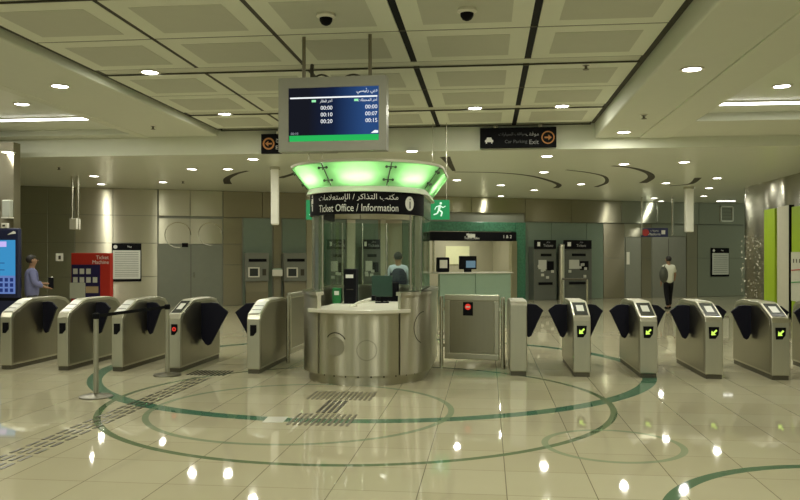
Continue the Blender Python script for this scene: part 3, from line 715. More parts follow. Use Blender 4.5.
bm = B(); lathe(bm, [(.1, 2.45), (.1, 2.459)], (0, .3)); obj('interior_lamp', bm, LENS, kt); lamp('AREA', 'lamp', (KX, KY0+.3, 2.44), 16, .2)
# things on the kiosk desk
def desk_z(): return .985
q = at_y(351, 11.2)
t = thing('printer_tower', 'tall black ticket printer with white label on the kiosk desk', 'printer', (q.x, 11.2, .977))
obj('case', box(B(), -.09, .09, -.1, .12, 0, .50), BLACK, t, bevel=.012); obj('label_plate', box(B(), -.06, .05, -.104, -.1, .37, .42), WHITE, t); obj('slot', box(B(), -.05, .05, -.103, -.1, .2, .21), DARKG, t)
q = at_y(383, 11.45)
t = thing('computer_monitor', 'dark green backed computer monitor on the kiosk desk', 'monitor', (q.x, 11.35, .977), .15)
obj('housing', box(B(), -.15, .15, -.02, .02, .09, .40), mat('monitor green black', (.015, .045, .03), .3), t, bevel=.008); obj('stand', tube(B(), [(0, .02, .01), (0, .02, .2)], .02), BLACK, t); obj('foot', box(B(), -.1, .1, -.08, .08, 0, .015), BLACK, t)
q = at_y(362, 10.5)
t = thing('scanner_arm', 'pale jointed scanner arm lying across the kiosk counter', 'scanner', (q.x, 10.5, .977))  # scanner arm on the counter, gives no light
obj('base', lathe(B(), [(.06, 0), (.06, .015), (.02, .02)], (-.12, 0)), CREAMW, t); obj('arm', tube(B(), [(-.12, 0, .015), (-.05, 0, .05), (.08, .0, .09), (.15, .02, .11)], .018, 8), CREAMW, t, smooth=True); obj('head', box(B(), .13, .19, -.02, .05, .08, .15), BLACK, t, bevel=.01)
q = at_y(339, 11.3)
t = thing('leaflet_box', 'green box with white label on left of the kiosk desk', 'box', (q.x, 11.2, .977))
obj('body', box(B(), -.07, .06, -.06, .06, 0, .22), mat('leaflet green', (.02, .22, .06), .5), t, bevel=.008); obj('label_plate', box(B(), -.04, .03, -.063, -.06, .12, .18), WHITE, t)
# low swivel chair behind the desk
q = at_y(389, 12.25)
t = thing('office_chair', 'black swivel chair inside the kiosk behind the monitor', 'chair', (q.x-.05, 12.2, .132))
obj('seat', box(B(), -.2, .2, -.2, .2, .52, .6), BLACK, t, bevel=.03); obj('backrest', box(B(), -.19, .19, .16, .22, .66, 1.12), BLACK, t, bevel=.03); obj('stem', tube(B(), [(0, 0, .05), (0, 0, .52)], .025), ROD, t)
bm = B()
for k in range(5): a = 2*PI*k/5; tube(bm, [(0, 0, .07), (.24*math.cos(a), .24*math.sin(a), .03)], .018, 6)
obj('star_base', bm, BLACK, t); obj('back_bar', box(B(), -.02, .02, .19, .21, .54, .7), ROD, t)
# ------------------------------------------------------------------ ticket gates
GY = 10.94
PROF = [(0, .06), (0, .77), (.04, .84), (.44, 1.0), (.54, 1.02), (1.26, 1.02), (1.50, .98), (1.62, .90), (1.67, .78), (1.67, .06)]
PBL = [(0, .06), (0, .98), (.03, 1.03), (.10, 1.04), (.48, 1.04), (1.20, 1.02), (1.42, .99), (1.60, .92), (1.67, .80), (1.67, .06)]
GREENA = glow('arrow green', (.62, .95, .12), 1.1); REDA = glow('stop red', (.75, .05, .03), .8); READ = mat('reader glass', (.05, .055, .055), .12); READW = mat('reader pale', (.72, .72, .68), .3)
def gate(X, w, fl_, fr_, state, lab, side=1):
    t = thing('ticket_gate', lab, 'ticket gate', (X, GY if X > 0 else 10.72, 0), group='stainless ticket gates in one line')
    P = PBL if state == 'blank' else PROF
    bm = B(); prism(bm, P, -w/2, w/2, 'YZ'); obj('body', bm, STL, t, bevel=.012)
    for sx in (-1, 1):
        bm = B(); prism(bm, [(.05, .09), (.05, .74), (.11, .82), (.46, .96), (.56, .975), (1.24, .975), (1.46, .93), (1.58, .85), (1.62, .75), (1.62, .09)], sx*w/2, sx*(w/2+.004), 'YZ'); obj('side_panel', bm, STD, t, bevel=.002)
    obj('plinth', box(B(), -w/2+.012, w/2-.012, .02, 1.65, 0, .06), mat('plinth steel', (.13, .12, .09), .4, .6), t)
    if state != 'blank':
        a, b = Vector((0, .045, .8425)), Vector((0, .44, 1.0005)); dv = (b-a).normalized(); nv = Vector((0, -dv.z, dv.y))
        def slab(u0, u1, wd, th, base=0):
            bm = B(); L_ = (b-a).length; pts = []
            vs = [bm.verts.new(a+dv*L_*u+Vector((x, 0, 0))+nv*h) for h in (base, base+th) for u in (u0, u1) for x in (-wd/2, wd/2)]
            for q in ((0, 2, 3, 1), (4, 5, 7, 6), (0, 1, 5, 4), (2, 6, 7, 3), (0, 4, 6, 2), (1, 3, 7, 5)): bm.faces.new([vs[i] for i in q])
            return bm
        r_ = obj('card_reader', slab(.04, .98, w*.78, .006), READ if state in ('go', 'stop') else READW, t, bevel=.002)  # pale idle readers carry a bright reflection in their colour
        if state in ('go', 'stop'): obj('reader_target', slab(.3, .75, w*.42, .002, .006), MATS['reader pale'] , r_)
        else:
            for k in (0, 1): obj('dark_stripe', slab(.28+.32*k, .31+.32*k, w*.7, .002, .006), DARKG, r_)
        ix = -.005
        pl = [(ix-.06, .545), (ix+.02, .545), (ix+.06, .60), (ix+.068, .705), (ix-.068, .705)] if w > .2 else [(-.045, .535), (.0, .535), (.045, .59), (.045, .69), (-.045, .69)]
        bm = B(); prism(bm, pl, -.012, .005); ind = obj('indicator', bm, BLACK, t, bevel=.002)
        if state == 'go': bm = B(); prism(bm, [(ix+x, .63+z) for x, z in arrow_poly(PI*1.25, .095)], -.015, -.012); obj('green_arrow', bm, GREENA, ind)
        if state == 'stop': obj('red_ring', ring_flat(0, .62, .012, .03, y=-.002), REDA, ind, xf=Matrix.Translation((0, -.013, 0)))
    for sg, L_ in ((-1, fl_), (1, fr_)):
        if not L_: continue
        k = L_/.29; x0 = sg*(w/2-.02)
        pts = [(x0, .945), (x0+sg*.12*k, .955), (x0+sg*(.16*k+.04), .945), (x0+sg*(L_+.0), .875), (x0+sg*(L_+.02), .855), (x0+sg*(L_-.005), .82), (x0+sg*(.10*k+.025), .475), (x0+sg*.085*k, .455), (x0+sg*.06*k, .475), (x0, .60)]
        if L_ > .4: pts = [(a_, c_ if c_ > .9 else c_-.05 if c_ > .8 else c_-.16) for a_, c_ in pts]
        bm = B(); prism(bm, pts, .80, .845); obj('flap', bm, NAVY, t, bevel=.008)
    return t
gate(-7.01, .18, 0, .24, 'off', 'leftmost ticket gate, cut by the left frame edge, below blue screen')
gate(-6.13, .17, .26, .24, 'off', 'ticket gate second from the left, in front of the red ticket machine')
gate(-5.30, .17, .26, .24, 'off', 'ticket gate third from left, behind the retractable belt barrier')
gate(-4.44, .18, .26, .43, 'stop', 'ticket gate showing a red stop light, large dark flap on its right')
gate(-3.28, .19, .44, 0, 'off', 'ticket gate next to the left side of the kiosk')
gate(.435, .235, 0, .285, 'blank', 'blank fronted gate cabinet right of the wide swing gate')
gate(1.30, .235, .285, .285, 'go', 'ticket gate with green arrow, first right of the blank cabinet')
gate(2.19, .235, .285, .285, 'go', 'ticket gate with green arrow standing where the green floor ring ends')
gate(3.05, .235, .285, .285, 'go', 'ticket gate with green arrow right of the walking person')
gate(3.91, .235, .285, .285, 'go', 'ticket gate with green arrow in front of the lime wall panel')
gate(4.78, .235, .285, .285, 'go', 'rightmost ticket gate, cut off by the right frame edge')
# swing gates
def swing(loc, rz, W, lab, sign):
    t = thing('swing_gate', lab, 'gate', loc, rz)
    for x in (0, W): obj('post', tube(B(), [(x, 0, 0), (x, 0, 1.06)], .03, 14), ROD, t)
    bm = B(); box(bm, .05, W-.05, -.025, .025, 1.0, 1.09); box(bm, .05, W-.05, -.025, .025, .13, .22); box(bm, .05, .13, -.025, .025, .22, 1.0); box(bm, W-.13, W-.05, -.025, .025, .22, 1.0)
    obj('frame', bm, STL, t, bevel=.012); obj('panel', box(B(), .13, W-.13, -.01, .01, .22, 1.0), STD, t)
    [obj('hinge', box(B(), x0, x1, -.02, .02, z, z+.05), ROD, t) for x0, x1 in ((.0, .06), (W-.06, W)) for z in (.3, .85)]
    if sign:
        s_ = obj('notice', box(B(), W*.5-.13, W*.5+.02, -.018, -.01, .78, 1.0-.02), BLACK, t); bm = ring_flat(W*.5-.055, .91, .001, .045, y=-.002); o = obj('stop_disc', bm, REDA, s_, xf=Matrix.Translation((0, -.018, 0))); obj('stop_bar', box(B(), W*.5-.085, W*.5-.025, -.024, -.02, .90, .92), WHITE, s_)
    return t
swing((-.68, 11.72, 0), -.2, .93, 'wide stainless swing gate with red no entry notice right of kiosk', True)
swing((-3.07, 11.85, 0), PI/2-.03, 1.35, 'stainless swing gate standing open between left gate and kiosk', False)
# stanchions and belt
def stanchion(p, lab):
    t = thing('stanchion', lab, 'barrier post', (p.x, p.y, 0))
    bm = B(); lathe(bm, [(.19, 0), (.19, .012), (.17, .022), (.05, .035), (.03, .05)], seg=40); obj('base', bm, steel('dull steel', (.22, .21, .17), .4), t, smooth=True)
    obj('post', tube(B(), [(0, 0, .04), (0, 0, .92)], .03, 20), mat('post satin', (.42, .41, .33), .35, .6), t, smooth=True); bm = B(); lathe(bm, [(.034, .92), (.04, .93), (.04, .98), (.03, .99)], seg=20); obj('belt_head', bm, BLACK, t, smooth=True)
s1p, s2p = at_z(96, 397), Vector((-4.43, 10.45, 0))
stanchion(s1p, 'near belt barrier post with round base on the green floor ring'); stanchion(s2p, 'far belt barrier post beside the gate with red light')
d = (s2p-s1p); L_ = d.length; u = d.normalized()
bm = B(); box(bm, .04, L_-.04, -.002, .002, .935, .975); o = obj('barrier_belt', bm, BLACK); o.location = s1p; o.rotation_euler = (0, 0, math.atan2(u.y, u.x)); tag(o, 'black belt stretched between the two barrier posts at left', 'barrier belt')
bm = B(); box(bm, -8.66, -7.12, 11.7, 11.704, .95, 1.0); tag(obj('barrier_belt', bm, BLACK), 'black belt closing the lane at the left frame edge', 'barrier belt')
t = thing('stanchion', 'barrier post holding the belt beyond the leftmost gate', 'barrier post', (-8.65, 11.7, 0)); obj('post', tube(B(), [(0, 0, 0), (0, 0, 1.0)], .03, 16), ROD, t)
# handrail frame before the ticket machines
q0, q1 = at_y(562, 21.5), at_y(587, 21.5)
t = thing('handrail', 'pale tubular rail frame standing before the right ticket machines', 'railing', (q0.x, 21.5, 0)); W = q1.x-q0.x
obj('top_bar', tube(B(), [(0, 0, 1.05), (W, 0, 1.05)], .03, 10), DARKG, t)
for x in (0, W): obj('leg', tube(B(), [(x, 0, 0), (x, 0, 1.04)], .028, 10), ROD, t)
# ------------------------------------------------------------------ tactile paving
def tactile(lab, X0, X1, Y0, Y1, kind, m):
    t = B()
    if kind == 'bars':
        n = 4; Yc = Y0
        while Yc < Y1-.05:
            for k in range(n):
                x = X0+(k+.5)*(X1-X0)/n; l = .17; box(t, x-.016, x+.016, Yc, min(Yc+l, Y1), .0, .004)
            Yc += .24
    elif kind == 'long':
        for k in range(4): x = X0+(k+.5)*(X1-X0)/4; box(t, x-.017, x+.017, Y0, Y1, 0, .004)
    else:
        nx = int((X1-X0)/.055)
        for k in range(nx):
            x = X0+(k+.5)*(X1-X0)/nx; box(t, x-.014, x+.014, Y0, Y1, 0, .004)
    o = obj('tactile_paving', t, m); return tag(o, lab, 'tactile paving')
TB = steel('tactile studs', (.13, .115, .08), .3); TD = mat('tactile dark', (.05, .045, .03), .4); TL = mat('tactile bronze', (.15, .135, .085), .35)
tactile('long guiding strip of steel dashes running from lower left to the gates', -4.02, -3.72, 5.2, 10.3, 'bars', TB)
tactile('dark cross strip of tactile bars ending the left guiding strip', -4.2, -3.62, 10.5, 10.95, 'studs', mat('tactile black', (.012, .011, .008), .8, spec=.1))
tactile('faint tactile strip of dashes beside foot of the kiosk', -2.10, -1.32, 8.88, 9.42, 'studs', TL)
tactile('four long tactile bars leading towards the kiosk', -1.82, -1.57, 8.12, 8.82, 'long', TD)
tactile('dense tactile strip lying across the green ring before the kiosk', -1.98, -1.33, 7.5, 8.06, 'studs', TL)
# worn white plate on the ring
bm = B(); p = [at_z(262, 422.5), at_z(283, 422.5), at_z(288, 417), at_z(268, 417)]; prism(bm, [(a.x, a.y) for a in p], 0, .003, 'XY'); tag(obj('marble_patch', bm, mat('patch white', (.75, .74, .66), .15)), 'small white marble patch on the ring left of the tactile strip', 'floor patch')
# ------------------------------------------------------------------ machines and notices along the far wall
def wall_thing(name, lab, cat, px, off, z=0, group=None):
    s = WS(px); w = wallM @ Vector((s, -off, 0)); return thing(name, lab, cat, (w.x, w.y, z), WROT, group)
MG = mat('machine grey', (.20, .21, .17), .35)
for px0, px1, lab in ((243, 268, 'left of two grey ticket machines between beige pillars'), (281, 305.5, 'right of two grey ticket machines, next to the kiosk')):
    t = wall_thing('ticket_machine', lab, 'ticket machine', (px0+px1)/2, .45); W = WS(px1)-WS(px0)-.06; pc = (px0+px1)/2
    z1 = WZ(pc, 253); z0 = WZ(pc, 281)
    obj('cabinet', box(B(), -W/2, W/2, 0, .36, z0, z1), MG, t, bevel=.01); bm = B(); prism(bm, [(.05, 0), (.0, z0-.35), (.10, z0), (.36, z0), (.36, 0)], -W/2+.02, W/2-.02, 'YZ'); obj('lower_cabinet', bm, CLADB, t, bevel=.01)
    obj('ticket_slot', box(B(), -W*.36, W*.4, -.012, 0, z1-.30, z1-.20), BLACK, t)
    f = B(); X0, X1, A0, A1 = -W*.38, W*.10, z0+.14, z0+.48
    for a in ((X0, X1, A0, A0+.04), (X0, X1, A1-.04, A1), (X0, X0+.05, A0, A1), (X1-.05, X1, A0, A1)): box(f, a[0], a[1], -.03, 0, a[2], a[3])
    obj('screen_frame', f, CREAMW, t); obj('screen', box(B(), X0+.04, X1-.04, -.01, 0, A0+.03, A1-.03), READ, t); obj('keypad', box(B(), W*.22, W*.38, -.01, 0, z0+.2, z0+.42), DARKG, t)
w = wall_thing('card_holder', 'small white leaflet holder between the two left ticket machines', 'holder', 275, .6, 1.0); obj('holder', box(B(), -.17, .17, 0, .12, 0, .22), CREAMW, w, bevel=.01); obj('leaflet', box(B(), -.15, .15, .03, .06, .2, .26), PALE, w)
SILV = mat('machine silver', (.62, .62, .56), .35, .2)
for px0, px1, lab, seed in ((527, 551, 'left of two dark ticket machines under black header signs', 3), (556, 586, 'right of two dark ticket machines behind the rail frame', 5), (323, 344, 'dark ticket machine seen through left half of the kiosk glass', 8), (357, 378, 'dark ticket machine seen through middle of the kiosk above the desk', 9)):
    t = wall_thing('ticket_machine', lab, 'ticket machine', (px0+px1)/2, .5); W = WS(px1)-WS(px0)-.08; pc = (px0+px1)/2; z1 = WZ(pc, 247); rnd = random.Random(seed)
    obj('cabinet', box(B(), -W/2, W/2, 0, .45, 0, z1), mat('machine dark', (.12, .13, .11), .3), t, bevel=.01)
    hd = obj('header', box(B(), -W/2, W/2-.04, -.06, .0, z1-.08, z1+.26), BLACK, t, bevel=.008); writing('lettering', 'Tickets', W*.1, -.063, z1+.05, hd, GW, h=.10); writing('lettering', 'تذاكر', W*.1, -.063, z1+.17, hd, GW, h=.08, arabic=True); obj('icon', box(B(), -W*.38, -W*.26, -.064, -.06, z1+.02, z1+.18), WHITE, hd)
    obj('name_strip', box(B(), -W*.2, W*.28, -.01, 0, z1-.36, z1-.26), BLACK, t)
    obj('screen', box(B(), -W*.3, W*.05, -.012, 0, z1-.85, z1-.5), SILV, t); obj('payment_panel', box(B(), W*.08, W*.38, -.012, 0, z1-.9, z1-.55), BLACK, t)
    for k in range(6):
        x = -W*.34+rnd.random()*W*.6; z = z1-1.25+rnd.random()*.55; obj('button_plate', box(B(), x, x+.12, -.02, 0, z, z+.1), SILV, t)
    obj('ticket_tray', box(B(), -W*.3, W*.32, -.03, 0, z1-1.45, z1-1.35), BLACK, t, bevel=.005)
w = wall_thing('pillar', 'slim shiny steel post between the two dark ticket machines', 'post', 553.6, .62); obj('shaft', tube(B(), [(0, 0, 0), (0, 0, 2.1)], .11, 20), steel('polished post', (.80, .76, .62), .3), w, smooth=True); obj('cap', tube(B(), [(0, 0, 2.1), (0, 0, 2.14)], .12, 20), ROD, w)
# red ticket machine kiosk at left
q0, q1 = at_y(71, 20.4, 253), at_y(110.5, 20.4, 300); W = q1.x-q0.x; H = q0.z
t = thing('ticket_machine', 'bright red ticket machine with navy panel of icons at left', 'ticket machine', (q0.x, 20.4, 0))
obj('cabinet', box(B(), 0, W, 0, .16, 0, H), REDM, t, bevel=.015)
PN = obj('navy_panel', box(B(), .02, W*.74, -.012, 0, .5, H-.32), mat('panel navy', (.02, .015, .08), .4), t)
writing('lettering', 'Ticket', W-.05, -.004, H-.12, t, h=.10, align='R'); writing('lettering', 'Machine', W-.05, -.004, H-.25, t, h=.10, align='R')
bt = B()
for r in range(2):
    for c in range(4):
        if r == 0 and c == 3: continue
        x = .07+c*.19; z = H-.50-r*.235; box(bt, x, x+.13, -.016, -.012, z-.08, z+.07)
obj('icon_tiles', bt, mat('tile pale', (.62, .62, .55), .5), PN); obj('banner', box(B(), W*.38, W*.7, -.016, -.012, H-1.1, H-.92), mat('tile tan', (.5, .38, .22), .5), PN)
obj('notice_sheet', box(B(), -.02, W*.37, -.03, -.013, H-1.25, H-.82), mat('sheet pale', (.55, .57, .48), .5), t)
# notices on the walls
def notice(px0, px1, py0, py1, lab, rows):
    t = wall_thing('wall_notice', lab, 'notice', (px0+px1)/2, .075); pc = (px0+px1)/2; W = WS(px1)-WS(px0); z0, z1 = WZ(pc, py1), WZ(pc, py0); H = z1-z0
    obj('board', box(B(), -W/2, W/2, 0, .035, z0, z1), BLACK, t, bevel=.005); sh = obj('sheet', box(B(), -W/2+.03, W/2-.03, -.006, 0, z0+H*.07, z1-H*.18), mat('notice sheet', (.72, .74, .68), .5), t)
    b = B(); [box(b, -W/2+.09, W/2-.09, -.008, -.006, z0+H*(.14+.66*k/rows), z0+H*(.14+.66*k/rows)+H*.012) for k in range(rows)]; obj('text_rows', b, mat('text grey', (.22, .23, .2), .6), sh)
    writing('lettering', 'Map', W*.1, -.004, z1-H*.09, t, h=H*.06); b = B(); lathe(b, [(H*.05, 0), (H*.05, .003)], seg=20); obj('icon', b, WHITE, t, xf=Matrix.Translation((-W*.38, -.002, z1-H*.09)) @ Matrix.Rotation(PI/2, 4, 'X'))
notice(112, 141.5, 243.5, 281.5, 'white wall notice with black header right of the red machine', 14)
notice(710.5, 728, 248, 276.5, 'small framed white notice on the dark wall at right', 10)
w = wall_thing('wall_notice', 'tiny square white notice on the dark wall at left', 'notice', 60, .06, WZ(60, 261)); obj('sheet', box(B(), -.12, .1, 0, .02, 0, .25), CREAMW, w); obj('pictogram', box(B(), -.04, .03, -.004, 0, .05, .17), DARKG, w)
# louvre by the right wall
w = wall_thing('wall_vent', 'square louvred vent high on far wall beside wavy steel wall', 'vent', 724.5, .16, WZ(724, 222)); bm = B(); W = WS(731)-WS(718); H = WZ(724, 206)-WZ(724, 222)
for a in ((-W/2, W/2, 0, .06), (-W/2, W/2, H-.06, H), (-W/2, -W/2+.06, 0, H), (W/2-.06, W/2, 0, H)): box(bm, a[0], a[1], 0, .05, a[2], a[3])
obj('frame', bm, ROD, w); bm = B(); [box(bm, -W/2, W/2, .02, .04, H*k/5-.02, H*k/5+.02) for k in range(1, 5)]; obj('slats', bm, GREYD, w)
q = at_z(726, 201, ZF); t = thing('strip_light', 'short white linear light in far ceiling above the louvred vent', 'ceiling light', (q.x, q.y, ZF), group='linear ceiling lights'); obj('diffuser', box(B(), -.35, .35, -.07, .07, -.02, 0), glow('short strip', (1, .98, .9), 3), t)
# blue information totem at left
q = at_y(19.5, 14.9, 228); H = q.z
t = thing('information_totem', 'navy touch screen totem with lit blue screen at left edge', 'display screen', (q.x, 14.9, 0))
obj('case', box(B(), -1.15, 0, 0, .10, 0, H), mat('totem navy', (.015, .018, .06), .35), t, bevel=.04)
z1 = at_y(8, 14.9, 240).z
obj('screen', box(B(), -1.05, -.09, -.006, 0, 1.27, z1), glow('totem cyan', (.04, .24, .48), 1), t); low = obj('lower_screen', box(B(), -1.05, -.09, -.006, 0, .9, 1.27), glow('totem periwinkle', (.11, .18, .42), 1), t)
for i in range(8):
    for k in range(3):
        cx_, cz_ = -1.02+(i+.5)*.91/8, .92+(k+.5)*.32/3; obj('key', box(B(), cx_-.035, cx_+.035, -.010, -.006, cz_-.037, cz_+.037), glow('totem keys', (.015, .03, .13), 1), low)
b = B(); [box(b, -.75, -.32, -.01, -.006, z, z+.014) for z in (1.38, 1.52)]; obj('text_rows', b, MATS['totem keys'], t); b = B(); box(b, -.6, -.28, -.01, -.006, z1-.14, z1-.03); obj('picture', b, glow('totem lilac', (.5, .42, .8), 1), t)
b = B(); prism(b, [(-.26, H-.135), (-.08, H-.115), (-.09, H-.075), (-.13, H-.06)], -.004, 0); obj('logo_mark', b, WHITE, t)
q = at_y(6.5, 15.0, 228); t = thing('wall_speaker', 'small white box on top of the blue totem', 'box', (q.x, 14.91, H)); obj('case', box(B(), -.06, .07, 0, .08, 0, .10), CREAMW, t, bevel=.01); obj('lens', box(B(), -.03, .03, -.004, 0, .03, .07), DARKG, t)
q = at_y(8.5, 15.7, 217); t = thing('wall_box', 'white box mounted on brown wall above the blue totem', 'wall box', (q.x, 15.6, q.z)); obj('case', box(B(), -.09, .09, 0, .14, 0, .36), mat('box grey white', (.5, .52, .45), .5), t, bevel=.02); obj('lower_rim', box(B(), -.095, .095, -.01, .14, -.03, 0), CREAMW, t)  # plain white box on the wall, gives no light
# perforated flecks panel + lime panels on right wall
def side_panel(px0, px1, py, X, lab, m, extra=None):
    a, b = at_x(px0, X, py), at_x(px1, X, py); Y0, Y1 = b.y, a.y; H = a.z
    t = thing('wall_panel', lab, 'wall panel', (X, Y0, 0)); obj('panel', box(B(), 0, .12, 0, Y1-Y0, 0.05, H), m, t, bevel=.01); obj('footing', box(B(), .02, .10, .05, Y1-Y0-.05, 0, .05), DARKG, t)
    if extra: extra(t, Y1-Y0, H)
    return t
side_panel(764, 774.5, 210, 8.0, 'narrow lime green panel on the wavy steel wall', LIME)
def ex2(t, w, h): obj('dark_edge', box(B(), -.02, .1, -.05, 0, .05, h), BLACK, t)
side_panel(777, 789.5, 207, 8.0, 'white panel with dark edge between the two lime panels', mat('panel bone', (.60, .58, .47), .45), ex2)
def ex3(t, w, h):
    mp = obj('map_board', box(B(), -.03, 0, .12, w-.05, .5, 1.78), mat('map white', (.62, .62, .52), .4), t)
    for z, m in ((1.30, mat('line red', (.5, .06, .04), .5)), (.98, mat('line green', (.05, .3, .1), .5))): obj('metro_line', tube(B(), [(-.035, .14, z), (-.035, w*.5, z+.03), (-.035, w-.08, z)], .015, 6), m, mp)
    b = B(); [box(b, -.036, -.03, w-.25-.2*k, w-.2-.2*k, 1.5, 1.6) for k in range(5)]; obj('text_rows', b, DARKG, mp)
side_panel(791.5, 812, 207, 8.0, 'lime panel with white line map at the right edge', LIME, ex3)
t = thing('perforated_screen', 'screen of glinting steel flecks low on the curved steel wall end', 'wall panel', (0, 0, 0)); bm = B()
for k in range(90):
    a = math.radians(random.uniform(5, 62)); R = 1.275; z = random.uniform(.3, 2.35); c = Vector((9.5-R*math.cos(a), 26.2+R*math.sin(a), z)) if k % 3 == 0 else Vector((8.235, random.uniform(24.7, 26.2), z)); sc_ = random.uniform(.02, .05)
    tube(bm, [c, c+Vector((random.uniform(-.01, .01), random.uniform(.02, .05), random.uniform(-.06, .06)))], sc_*.5, 5)
fo = obj('fleck', bm, mat('fleck bright', (.75, .73, .62), .25, .5), t); fo['kind'] = 'stuff'
# ------------------------------------------------------------------ people
def skin_mesh(name, verts, edges, radii, m, parent, sub=1, root=0, flat=None):
    me = bpy.data.meshes.new(name); me.from_pydata(verts, edges, []); me.materials.append(m)
    o = bpy.data.objects.new(name, me); C.objects.link(o); o.parent = parent
    md = o.modifiers.new('skin', 'SKIN'); md.use_smooth_shade = True
    sv = me.skin_vertices[0].data if me.skin_vertices else None
    if sv is None:
        bm = bmesh.new(); bm.from_mesh(me); bm.verts.layers.skin.verify(); bm.to_mesh(me); bm.free(); sv = me.skin_vertices[0].data
    for i, r in enumerate(radii): sv[i].radius = (r, r) if not isinstance(r, tuple) else r; sv[i].use_root = (i == root)
    s = o.modifiers.new('sub', 'SUBSURF'); s.levels = s.render_levels = sub; return o
SKIN = mat('skin brown', (.30, .17, .10), .5, var=.05); SKIN2 = mat('skin light', (.42, .27, .17), .5, var=.05); HAIR = mat('hair black', (.015, .012, .010), .6, var=.2)
def person(lab, loc, rz, H, skin, shirt, trouser, shoes, arms, stride=.0, sleeve=.5, hair=HAIR, extra=None, bulk=1.0):
    t = thing('person', lab, 'person', loc, rz); k = H/1.72
    V = lambda *a: tuple(x*k for x in a)
    # skeleton faces -Y; arms = ((elbow, wrist) left, (elbow, wrist) right)
    st = stride
    P = [V(0, 0, .96), V(0, .01, 1.15), V(0, .01, 1.33), V(0, .01, 1.44), V(0, 0, 1.50), V(0, -.005, 1.53)]
    R = [.115, .105, .115, .065, .06, .062]; E = [(0, 1), (1, 2), (2, 3), (3, 4), (4, 5)]
    P += [V(0, -.02, 1.60), V(0, -.01, 1.68)]; R += [.098, .085]; E += [(5, 6), (6, 7)]
    SH = {}
    for sx, (el, wr), leg in ((-1, arms[0], -st), (1, arms[1], st)):
        b = len(P); P += [V(sx*.17, .01, 1.40), V(*el), V(*wr)]; R += [.052, .040, .028]; E += [(2, b), (b, b+1), (b+1, b+2)]
        w_, e_ = Vector(V(*wr)), Vector(V(*el)); d = (w_-e_).normalized(); side = d.cross(Vector((0, 1, 0))).normalized() if abs(d.y) < .9 else Vector((1, 0, 0))
        pm = w_+d*.06*k; pb = len(P); P.append(tuple(pm)); R.append(.030); E.append((b+2, pb))
        for j, (o_, l_) in enumerate(((-.024, .075), (-.008, .085), (.008, .08), (.023, .062))):
            q = pm+Vector((0, o_*k, 0))+d*.03*k; q2 = q+d*l_*.6*k+side*.006*sx; i0 = len(P); P += [tuple(q), tuple(q2)]; R += [.009, .008]; E += [(pb, i0), (i0, i0+1)]
        th = w_+d*.03*k+Vector((0, -.035*k, 0)); i0 = len(P); P += [tuple(th), tuple(th+d*.04*k+Vector((0, -.012, 0)))]; R += [.011, .009]; E += [(b+2, i0), (i0, i0+1)]
        b = len(P); P += [V(sx*.09, 0, .90), V(sx*.10, leg*.45-.02, .50), V(sx*.105, leg+.03, .09), V(sx*.11, leg-.05, .045), V(sx*.115, leg-.13, .035)]
        R += [.085, .055, .038, .04, .032]; E += [(0, b), (b, b+1), (b+1, b+2), (b+2, b+3), (b+3, b+4)]
        SH[sx] = (b, b-0)
    R = [r*k for r in R]
    skin_mesh('body', P, E, R, skin, t, 1)
    # shirt
    VP = [V(0, 0, .80), V(0, .005, 1.05), V(0, .01, 1.2), V(0, .01, 1.34), V(0, .01, 1.485)]; VR = [(.175, .145), (.165, .13), (.175, .13), (.175, .125), (.085, .08)]; VE = [(0, 1), (1, 2), (2, 3), (3, 4)]
    for sx, (el, wr) in ((-1, arms[0]), (1, arms[1])):
        a = Vector(V(sx*.165, .01, 1.385)); e = Vector(V(*el)); w2 = Vector(V(*wr)); q = e if sleeve <= .5 else e+(w2-e)*(sleeve-.5)*2
        b = len(VP)
        if sleeve <= .5: VP += [tuple(a), tuple(a+(e-a)*.8)]; VR += [.07, .062]; VE += [(3, b), (b, b+1)]
        else: VP += [tuple(a), tuple(e), tuple(q)]; VR += [.07, .058, .048]; VE += [(3, b), (b, b+1), (b+1, b+2)]
    skin_mesh('shirt', VP, VE, [tuple(x*k*bulk for x in r) if isinstance(r, tuple) else r*k*bulk for r in VR], shirt, t, 2)
    LP = [V(0, 0, .98), V(0, 0, .90)]; LR = [(.145, .115), (.15, .12)]; LE = [(0, 1)]
    for sx, leg in ((-1, -st), (1, st)):
        b = len(LP); LP += [V(sx*.09, 0, .82), V(sx*.10, leg*.45-.02, .50), V(sx*.105, leg+.03, .11)]; LR += [.098, .075, .062]; LE += [(1, b), (b, b+1), (b+1, b+2)]
    skin_mesh('trousers', LP, LE, [tuple(x*k for x in r) if isinstance(r, tuple) else r*k for r in LR], trouser, t, 2)
    for sx, leg in ((-1, -st), (1, st)):
        b = B(); ellipsoid(b, V(sx*.11, leg-.05, .045), (.05*k, .14*k, .045*k), 14); obj('shoe', b, shoes, t, smooth=False)
    b = B(); ellipsoid(b, V(0, .014, 1.648), (.094*k, .108*k, .102*k), 20)
    geom = [v for v in b.verts if v.co.y < -.040*k and v.co.z < 1.69*k] + [v for v in b.verts if v.co.z < 1.565*k]
    bmesh.ops.delete(b, geom=list(set(geom)), context='VERTS'); obj('hair', b, hair, t, smooth=True)
    b = B(); ellipsoid(b, V(0, -.108, 1.625), (.014*k, .02*k, .022*k), 8); [ellipsoid(b, V(sx*.092, 0, 1.62), (.012*k, .022*k, .032*k), 8) for sx in (-1, 1)]; obj('nose_and_ears', b, skin, t)
    b = B(); [ellipsoid(b, V(sx*.034, -.102, 1.645), (.012*k, .008*k, .007*k), 8) for sx in (-1, 1)]; obj('eyes', b, HAIR, t)
    b = B(); ellipsoid(b, V(0, -.100, 1.575), (.024*k, .006*k, .006*k), 8); obj('mouth', b, mat('lips', (.28, .10, .08), .5), t)
    if extra: extra(t, k)
    return t
down = (((-.22, .02, 1.12), (-.23, -.03, .87)), ((.22, .02, 1.12), (.23, -.03, .87)))
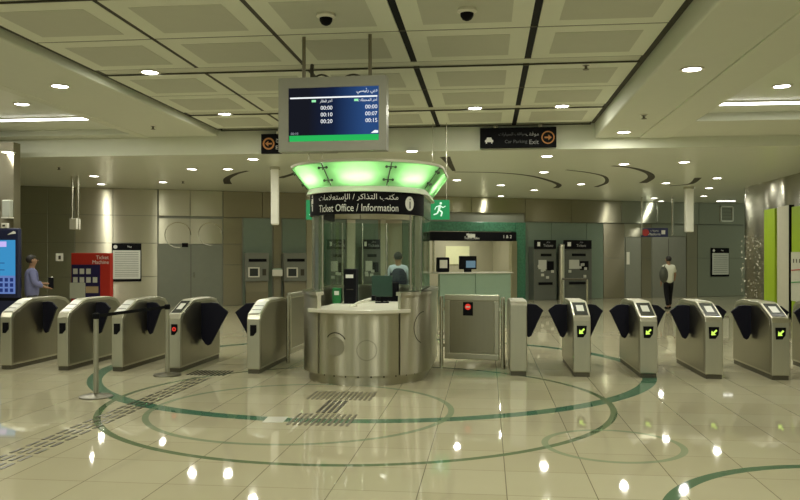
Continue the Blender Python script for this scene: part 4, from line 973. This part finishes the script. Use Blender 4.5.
# walker at right, seen from behind: faces +Y
q = at_z(668.5, 309)
def bag(t, k):
    b = B(); ellipsoid(b, (.19*k, .07*k, 1.13*k), (.15*k, .11*k, .27*k), 16); obj('shoulder_bag', b, mat('bag khaki', (.055, .06, .045), .7), t, smooth=True)
    obj('bag_strap', tube(B(), [(.2*k, .0, 1.3*k), (.17*k, .10*k, 1.42*k), (.12*k, .02, 1.47*k), (.14*k, -.10*k, 1.35*k), (.2*k, -.1*k, 1.1*k)], .016, 6), MATS['bag khaki'], t)
person('person in white top and black trousers seen from behind with dark bag', (q.x, q.y, 0), PI+.2, 1.66, SKIN, mat('shirt white', (.62, .62, .52), .8), mat('trousers black', (.010, .010, .012), .8, spec=.1), BLACK,
       (((-.24, -.02, 1.14), (-.28, -.15, 1.0)), ((.22, .02, 1.12), (.23, -.03, .87))), .16, .45, extra=bag, bulk=1.08)
# bystander at left in a blue shirt
q = at_y(28.5, 15.9)
def held(t, k):
    b = B(); box(b, -.03, .03, -.05, .05, -.12, .12); obj('held_phone', b, BLACK, t, bevel=.01, xf=Matrix.Translation((.23*k, -.40*k, 1.13*k))); b = B(); ellipsoid(b, (.25*k, -.42*k, 1.22*k), (.045, .03, .05), 10); obj('held_paper', b, CREAMW, t)
person('person in blue grey shirt standing by the blue screen, holding a black item', (at_y(32, 15.2).x, 15.2, 0), PI/2+.65, 1.67, SKIN, mat('shirt blue', (.16, .17, .33), .8), mat('trousers grey', (.05, .05, .06), .7), BLACK,
       (((-.24, -.02, 1.14), (-.20, -.24, 1.06)), ((.24, -.02, 1.13), (.22, -.28, 1.12))), .03, .9, extra=held, bulk=1.18)
# attendant beyond the kiosk, facing away
q = at_y(398, 17.2)
def vest(t, k):
    skin_mesh('waistcoat', [(0, 0, .93*k), (0, .01, 1.1*k), (0, .01, 1.3*k), (0, .01, 1.41*k)], [(0, 1), (1, 2), (2, 3)], [(.215*k, .19*k), (.215*k, .19*k), (.215*k, .185*k), (.14*k, .13*k)], mat('waistcoat navy', (.012, .015, .035), .7), t, 2)
person('attendant in navy waistcoat over pale blue shirt standing beyond the kiosk', (q.x, 17.2, 0), PI+.25, 1.74, SKIN, mat('shirt pale blue', (.50, .56, .68), .8), mat('trousers navy', (.012, .014, .025), .7), BLACK,
       (((-.25, .02, 1.14), (-.24, -.10, .92)), ((.26, .0, 1.14), (.22, -.18, .96))), .03, .9, extra=vest)
# ------------------------------------------------------------------ world
w = bpy.data.worlds.new('station air'); S.world = w; w.use_nodes = True
bg = w.node_tree.nodes['Background']; bg.inputs[0].default_value = (.90, 1.0, .76, 1); bg.inputs[1].default_value = .30
